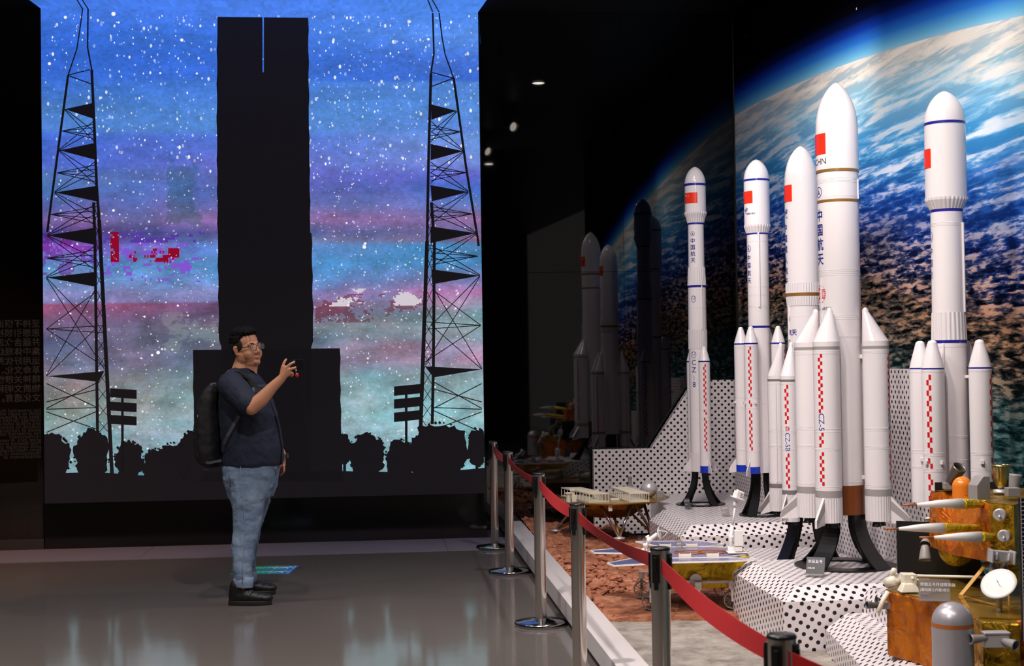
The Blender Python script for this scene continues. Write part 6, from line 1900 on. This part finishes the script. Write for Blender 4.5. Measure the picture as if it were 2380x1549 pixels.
# jeans
J = Blob()
J.loft([sec(772, 270, 548, 0.196), sec(800, 258, 545, 0.203), sec(850, 260, 538, 0.205), sec(900, 272, 528, 0.200), sec(950, 292, 510, 0.186)], 44, 2.4)
J.chain([G(382, 880, -0.098), G(386, 960, -0.105), G(380, 1080, -0.130), G(366, 1190, -0.158), G(356, 1290, -0.185), G(358, 1356, -0.198)], [0.120, 0.114, 0.086, 0.079, 0.066, 0.060])
J.chain([G(412, 880, 0.098), G(414, 960, 0.105), G(398, 1075, 0.125), G(384, 1180, 0.155), G(376, 1275, 0.185), G(380, 1328, 0.20)], [0.118, 0.108, 0.080, 0.070, 0.060, 0.056])
jeans = J.build('jeans', DENIM, person, 0.006, 4, (0.022, 0.07, 3))
for cx_, cy_, y_, rx in ((360, 1392, -0.200, 0.066), (384, 1362, 0.203, 0.060)):
    hm = MB(); c_ = G(cx_, cy_, y_); hm.lathe([(rx * 0.97, -0.018), (rx * 0.98, -0.012), (rx * 0.985, 0.010), (rx * 0.93, 0.05)], 32, Matrix.Translation(c_) @ Matrix.Rotation(0.10, 4, 'Y') @ Matrix.Diagonal((1.0, 0.86, 1, 1)), cap=False)
    o = hm.build('trouser_hem', DENIM, person); q = o.modifiers.new('cloth', 'SOLIDIFY'); q.thickness = 0.004
seam = MB(); seam.tube([G(346, 790, -0.205), G(352, 880, -0.222), G(362, 1000, -0.228), G(372, 1100, -0.222), G(366, 1200, -0.238), G(356, 1300, -0.256), G(356, 1390, -0.262)], 0.0022, 6); seam.build('side_seam', mat('denim_seam', (120, 138, 160), 0.9), person)
pkt = MB(); pkt.tube([G(284, 800, -0.16), G(290, 850, -0.185), G(298, 900, -0.19), G(270, 870, -0.13)], 0.002, 6); pkt.tube([G(500, 800, -0.19), G(520, 810, -0.17), G(528, 840, -0.14)], 0.0022, 6); pkt.build('pocket_seam', mat('denim_seam_dark', (60, 76, 100), 0.9), person)
# shoes
def shoe(y, heel, toe, cyb):
    s0, s1 = G(heel, cyb, y), G(toe, cyb, y)
    root = None
    K = Blob()
    z0 = 0.004
    L_s = s1.x - s0.x
    P_ = lambda t, dy, z: Vector((s0.x + L_s * t, y + dy, z))
    for t, w_, h in ((0.10, 0.033, 0.080), (0.24, 0.037, 0.084), (0.42, 0.042, 0.078), (0.58, 0.047, 0.068), (0.72, 0.049, 0.058), (0.84, 0.044, 0.050)):
        K.ell(P_(t + (0.02 if t < 0.2 else 0), 0, 0.022 + h * 0.40), (0.030 if t < 0.2 else 0.052, w_, h * 0.56))
    K.cap(P_(0.16, 0, 0.07), P_(0.20, 0, 0.118), 0.040, 0.045)
    K.cap(P_(0.30, 0, 0.09), P_(0.48, 0, 0.070), 0.034, 0.030)
    up = K.build('shoe', SHOE, person, 0.0045, 4)
    sl = MB(); n = 40; pts = []
    for k in range(n):
        a = 2 * pi * k / n; t = 0.5 + 0.5 * cos(a)
        w_ = 0.040 + 0.012 * max(0, min(1, (t - 0.3) / 0.4)) ; pts.append((s0.x + L_s * t, y + w_ * (abs(sin(a)) ** 0.8) * (1 if sin(a) > 0 else -1)))
    sl.prism(pts, 0.001, 0.030); sl.build('sole', SOLE, up, bevel=0.006)
    lc = MB()
    for k in range(4): lc.tube([P_(0.34 + 0.07 * k, -0.034, 0.100 - 0.008 * k), P_(0.34 + 0.07 * k, 0, 0.119 - 0.008 * k), P_(0.34 + 0.07 * k, 0.034, 0.100 - 0.008 * k)], 0.0026, 6)
    lc.build('laces', mat('shoe_lace', (34, 32, 30), 0.8), up)
shoe(-0.205, 284, 507, 1470); shoe(0.205, 318, 527, 1470)
# watch on the far wrist
wt = MB(); wr_d = (hl - WL).normalized()
wt.lathe([(0.031, -0.011), (0.033, 0.0), (0.031, 0.011)], 24, Matrix.Translation(WL.lerp(hl, 0.05)) @ wr_d.to_track_quat('Z', 'Y').to_matrix().to_4x4(), cap=False)
wt.box((0, 0, 0), (0.010, 0.034, 0.026), Matrix.Translation(WL.lerp(hl, 0.05) + Vector((0.034, -0.006, 0))))
o = wt.build('wristwatch', mat('watch_grey', (120, 118, 122), 0.3, 0.4), None, loc=PB); tag(o, 'small wristwatch on the man\'s lowered far wrist', 'watch')

# phone with its red charm
PN = Vector((0.93, -0.36, 0.10)).normalized()
PC = G(626, 284, -0.335) + Vector((0.004, 0.062, 0.0))
px_ = Vector((0.36, 0.93, 0)).normalized(); pz_ = PN.cross(px_).normalized(); pz_ = pz_ if pz_.z > 0 else -pz_
PM = Matrix(((px_.x, pz_.x, PN.x, PC.x + PB.x), (px_.y, pz_.y, PN.y, PC.y + PB.y), (px_.z, pz_.z, PN.z, PC.z), (0, 0, 0, 1)))
ph = empty('phone'); ph.matrix_world = PM
tag(ph, 'dark phone held up in the man\'s raised hand with a red charm', 'phone')
mb = MB(); mb.box((0, 0, 0), (0.150, 0.074, 0.009)); mb.build('phone_body', mat('phone_black', (7, 7, 9), 0.4, 0, 0.2), ph, bevel=0.004)
mb = MB(); mb.box((0.0, 0.0, -0.005), (0.142, 0.067, 0.0008)); mb.build('display', mat('phone_screen', (10, 10, 12), 0.1, emit=(120, 140, 190, 0.25)), ph)
mb = MB(); mb.box((-0.052, 0.022, 0.0058), (0.032, 0.024, 0.003)); cb = mb.build('camera_bump', mat('phone_bump', (26, 28, 34), 0.2), ph, bevel=0.002)
for k in range(3):
    mb = MB(); mb.lathe([(0.0042, 0.0072), (0.0042, 0.0085), (0.0008, 0.0086)], 14, c=(-0.062 + 0.010 * k, 0.026, 0)); mb.build('camera_lens', mat('lens_rim', (170, 176, 186), 0.2, 0.7), cb)
cord = MB(); cord.tube([(-0.040, -0.037, 0.004), (-0.040, -0.050, 0.010)], 0.0012, 6); cord.box((-0.040, -0.030, 0.008), (0.006, 0.014, 0.004)); cord.build('charm_loop', mat('charm_white', (226, 226, 226), 0.4), ph)
ch = MB()
for dx in (-0.0055, 0.0055): ch.lathe([(0.001, -0.014), (0.0085, -0.005), (0.0085, 0.005), (0.001, 0.014)], 6, Matrix.Translation((-0.040 + dx, -0.062, 0.012)) @ Matrix.Rotation(-pi / 2, 4, 'X'), smooth=False)
o = ch.build('charm', mat('charm_red', (214, 30, 24), 0.3, emit=(214, 30, 24, 0.0001)), ph); o['label'] = 'red faceted charm'

# backpack
bp0 = G(190, 600, 0.0)
bk = empty('backpack', PB)
tag(bk, 'black backpack hanging on the man\'s back', 'backpack')
BK = mat('backpack_black', (14, 14, 16), 0.75, bump=(300, 0.3, 0.001)); BKG = mat('backpack_grey_trim', (70, 72, 78), 0.6)
K = Blob()
def bsec(cy, xb, xf, hy):
    a, b_ = G(xb, cy), G(xf, cy); c_ = (a + b_) / 2; return (Vector((c_.x, 0, c_.z)), (b_.x - a.x) / 2, hy)
K.loft([bsec(796, 178, 244, 0.11), bsec(780, 150, 244, 0.14), bsec(720, 136, 244, 0.155), bsec(620, 128, 244, 0.16), bsec(520, 130, 239, 0.155), bsec(450, 146, 237, 0.145), bsec(405, 172, 236, 0.125), bsec(382, 192, 232, 0.09)], 40, 3.0)
K.build('main_bag', BK, bk, 0.006, 5, (0.012, 0.06, 2))
K = Blob(); K.loft([bsec(770, 138, 200, 0.12), bsec(740, 124, 200, 0.13), bsec(640, 117, 200, 0.135), bsec(560, 122, 200, 0.125), bsec(535, 132, 200, 0.10)], 36, 3.0)
K.build('front_pocket', BK, bk, 0.006, 5, (0.008, 0.05, 2))
st = MB()
st.tube([G(196, 392, -0.03), G(200, 378, 0.0), G(222, 376, 0.0), G(228, 392, 0.03)], 1, flat=(0.022, 0.006)); st.build('carry_handle', BKG, bk)
for s_ in (-1, 1):
    st = MB(); st.tube([G(240, 402, s_ * 0.10), G(252, 352, s_ * 0.115), G(290, 318, s_ * 0.125), G(345, 318, s_ * 0.135), G(395, 352, s_ * 0.150), G(424, 402, s_ * 0.160), G(425, 450, s_ * 0.19)], 1, flat=(0.062, 0.012), up=(0, 0, 1))
    st.build('shoulder_strap', BK, bk)
    if s_ < 0:
        lw_ = MB(); lw_.tube([G(338, 540, -0.228), G(310, 590, -0.232), G(282, 640, -0.226), G(262, 682, -0.20), G(258, 720, -0.15)], 1, flat=(0.022, 0.004), up=(0, -1, 0)); lw_.build('lower_strap', BKG, bk)
cs = MB(); cs.tube([G(420, 388, -0.150), G(450, 387, -0.12), G(484, 384, -0.05), G(490, 384, 0.05), G(450, 386, 0.12)], 1, flat=(0.016, 0.003), up=(1, 0, 0)); cs.build('chest_strap', mat('strap_blue_grey', (70, 78, 96), 0.6), bk)
bc = MB(); bc.box(G(413, 408, -0.185), (0.016, 0.012, 0.030)); bc.build('strap_buckle', mat('buckle_grey', (120, 124, 130), 0.4), bk, bevel=0.002)
mb = MB(); mb.tube([G(140, 530, -0.14), G(132, 545, -0.145), G(140, 565, -0.14), G(132, 590, -0.13), G(138, 605, -0.13)], 0.004, 6); mb.box(G(140, 540, -0.142), (0.03, 0.01, 0.016)); mb.build('strap_clip', mat('clip_silver', (150, 150, 154), 0.4), bk)
mb = MB(); mb.tube([G(152, 770, -0.13), G(190, 778, -0.145), G(250, 765, -0.13)], 1, flat=(0.016, 0.005), up=(0, -1, 0)); mb.tube([G(146, 775, -0.10), G(150, 800, -0.11), G(170, 815, -0.11), G(190, 812, -0.11)], 0.003, 6); mb.build('compression_strap', BKG, bk)
# ================================================================== lamps, floor sticker, text board
LAMP = mat('lamp_glow', (255, 246, 236), 0.5, emit=(255, 244, 232, 14.0))
LENS_GLOW = mat('spot_lens_glow', (255, 246, 236), 0.5, emit=(255, 240, 224, 4.0))
RIM = mat('lamp_rim', (40, 38, 36), 0.4)
SPOT_BLACK = mat('spot_housing', (16, 16, 17), 0.4)
for i, (x, y, p_) in enumerate(DOWNLIGHTS):
    t = empty('ceiling_downlight', (x, y, CEIL))
    tag(t, 'round downlight recessed in the dark ceiling over the %s' % ('display bed' if x > 0 else "visitors' floor"), 'ceiling light', 'downlights over the display bed' if x > 0 else 'added fill downlights over the floor')
    mb = MB(); mb.lathe([(0.066, -0.016), (0.076, -0.016), (0.078, -0.002), (0.066, -0.002)], 32, cap=False); mb.build('rim', RIM, t)
    mb = MB(); mb.lathe([(0.064, -0.014), (0.064, -0.002)], 32); mb.build('diffuser', LAMP, t)
for i, ((x, y), tg, p_) in enumerate(TRACKS):
    d = (Vector(tg) - Vector((x, y, CEIL - 0.24))).normalized()
    t = empty('track_spotlight', (x, y, CEIL))
    tag(t, 'black track spotlight under the dark ceiling aimed at the rockets', 'ceiling light', 'track spotlights')
    q = d.to_track_quat('-Z', 'Y').to_matrix().to_4x4(); M = Matrix.Translation((0, 0, -0.24)) @ q
    mb = MB(); mb.lathe([(0.058, 0.0), (0.058, 0.14), (0.04, 0.165)], 24, M, cap=False); mb.lathe([(0.04, 0.165), (0.001, 0.168)], 24, M, cap=False); mb.build('housing', SPOT_BLACK, t)
    mb = MB(); mb.lathe([(0.001, 0.030), (0.054, 0.030)], 24, M, cap=False); mb.build('lens', LENS_GLOW, t)
    mb = MB(); mb.tube([(0, 0, -0.001), tuple(Vector((0, 0, -0.24)) - d * 0.15)], 0.008, 8); mb.build('stem', SPOT_BLACK, t)

# floor sticker
c0, c1, c2, c3 = at_z(586, 1336, 0), at_z(672, 1335, 0), at_z(684, 1315, 0), at_z(598, 1317, 0)
def sticker_mat():
    m = bpy.data.materials.new('sticker_print'); m.use_nodes = True
    nt = m.node_tree; N = nt.nodes; L = nt.links; b = N['Principled BSDF']
    tc = N.new('ShaderNodeTexCoord'); sp = N.new('ShaderNodeSeparateXYZ'); L.new(tc.outputs['Generated'], sp.inputs[0])
    r = N.new('ShaderNodeValToRGB'); e = r.color_ramp.elements; e[0].position = 0.25; e[0].color = rgb(40, 168, 110); e[1].position = 0.9; e[1].color = rgb(60, 140, 216)
    q = e.new(0.6); q.color = rgb(40, 164, 170)
    L.new(sp.outputs[0], r.inputs['Fac']); L.new(r.outputs['Color'], b.inputs['Base Color']); b.inputs['Roughness'].default_value = 0.4
    return m
ex = (c1 - c0); W_ = ex.length; ex.normalize(); ey = Vector((-ex.y, ex.x, 0)); H_ = (c3 - c0).dot(ey)
# the sheet runs on to the left behind the man's leg
O = c0 - ex * 0.16; W_ = W_ + 0.16 + (c3 - c0).dot(ex) * 0.0
SM = Matrix(((ex.x, ey.x, 0, O.x), (ex.y, ey.y, 0, O.y), (0, 0, 1, 0.0), (0, 0, 0, 1)))
mb = MB(); mb.box((W_ / 2, H_ / 2, 0.0012), (W_, H_, 0.0012), None)
stk = mb.build('floor_sticker', sticker_mat()); stk.matrix_world = SM
tag(stk, 'green and blue sticker on the floor behind the man\'s shoes', 'sticker')
mb = MB(); ZT = [0.0022]
def strip2(x0, y0, x1, y1, wd):
    d = Vector((x1 - x0, y1 - y0)); l = d.length; n = Vector((-d.y, d.x)) / l * wd / 2; ZT[0] += 0.00006; zt = ZT[0]
    mb.add([(x0 + n.x, y0 + n.y, zt), (x0 - n.x, y0 - n.y, zt), (x1 - n.x, y1 - n.y, zt), (x1 + n.x, y1 + n.y, zt)], [(0, 1, 2, 3)])
for fx in (0.64, 0.955):
    strip2(W_ * fx, H_ * 0.06, W_ * fx, H_ * 0.44, 0.006); strip2(W_ * fx, H_ * 0.56, W_ * fx, H_ * 0.94, 0.006)
for hy in (0.25, 0.75):
    zt = 0.0022
    vs, fs = text_mesh('请勿跨越', H_ * 0.20); mb.add([(W_ * 0.47 + x, H_ * hy + y, zt) for x, y, _ in vs], fs)
    cx_, cy_ = W_ * 0.81, H_ * hy; u = H_ * 0.085
    # running figure
    v, f = ring2d(0, u * 0.42, 12, (cx_ + u * 0.9, cy_ + u * 1.1)); mb.add([(x, y, zt) for x, y, _ in v], f)
    for a, b_, w_ in (((0.6, 0.7), (-0.4, -0.3), 0.7), ((0.4, 0.5), (1.5, -0.1), 0.3), ((0.3, 0.5), (-1.0, 0.5), 0.3), ((-0.4, -0.3), (0.6, -0.9), 0.4), ((0.6, -0.9), (0.5, -1.7), 0.35), ((-0.4, -0.3), (-1.3, -1.0), 0.4), ((-1.3, -1.0), (-2.2, -0.8), 0.35)):
        strip2(cx_ + a[0] * u, cy_ + a[1] * u, cx_ + b_[0] * u, cy_ + b_[1] * u, w_ * u)
    strip2(cx_ - 2.6 * u, cy_ + 0.1 * u, cx_ - 1.7 * u, cy_ + 0.1 * u, 0.003)
mb.build('sticker_print', mat('sticker_white', (226, 232, 232), 0.5), stk)

# text board across the hall, mirrored in the dark panel at the left
TX, TY = -5.40, 4.3
tb = empty('text_board', (TX, TY, 1.32), pi)
tag(tb, 'dark board with lines of grey writing, mirrored in the dark panel at the left', 'board')
mb = MB(); mb.box((0, 0.015, 0.0), (1.10, 0.03, 2.1)); mb.build('board', mat('board_dark', (30, 22, 18), 0.6), tb)
mb = MB(); mb.box((0, 0.015, -1.185), (0.9, 0.05, 0.268)); mb.build('base', mat('board_base', (26, 24, 22), 0.6), tb)
ink = MB()
TM = lambda x, z: Matrix.Translation((x, -0.004, z)) @ Matrix.Rotation(pi / 2, 4, 'X')
zh = ['坚持不懈追求的航天', '思想引领社会主义文', '并蕴含众志成城文明', '集中体现红色传承', '运用好优秀历史文化', '革命文化、民族文化', '精神关键性主题重大', '物质文明和精神文明', '文化遗育。']
en = ['has presented during the', 'trees to begin with and', 'ideas and prosperity', 'diversity carried on', 'and ethical advancement', 'outlook to ensure', 'sense of continuity', 'has protected culture', 'revolutionary', 'great cars. A sense', 'rites themed around', 'ends operation of the', 'been meticulously', 'development of a', 'enhancement of']
for i, q in enumerate(zh): add_text(ink, q, 0.115, TM(-0.50, 0.80 - i * 0.125), align='LEFT', bold=0.001)
for i, q in enumerate(en): add_text(ink, q, 0.075, TM(-0.50, -0.36 - i * 0.0445), align='LEFT')
ink.build('board_lettering', mat('board_ink', (150, 134, 120), 0.6, emit=(176, 156, 138, 0.35)), tb)
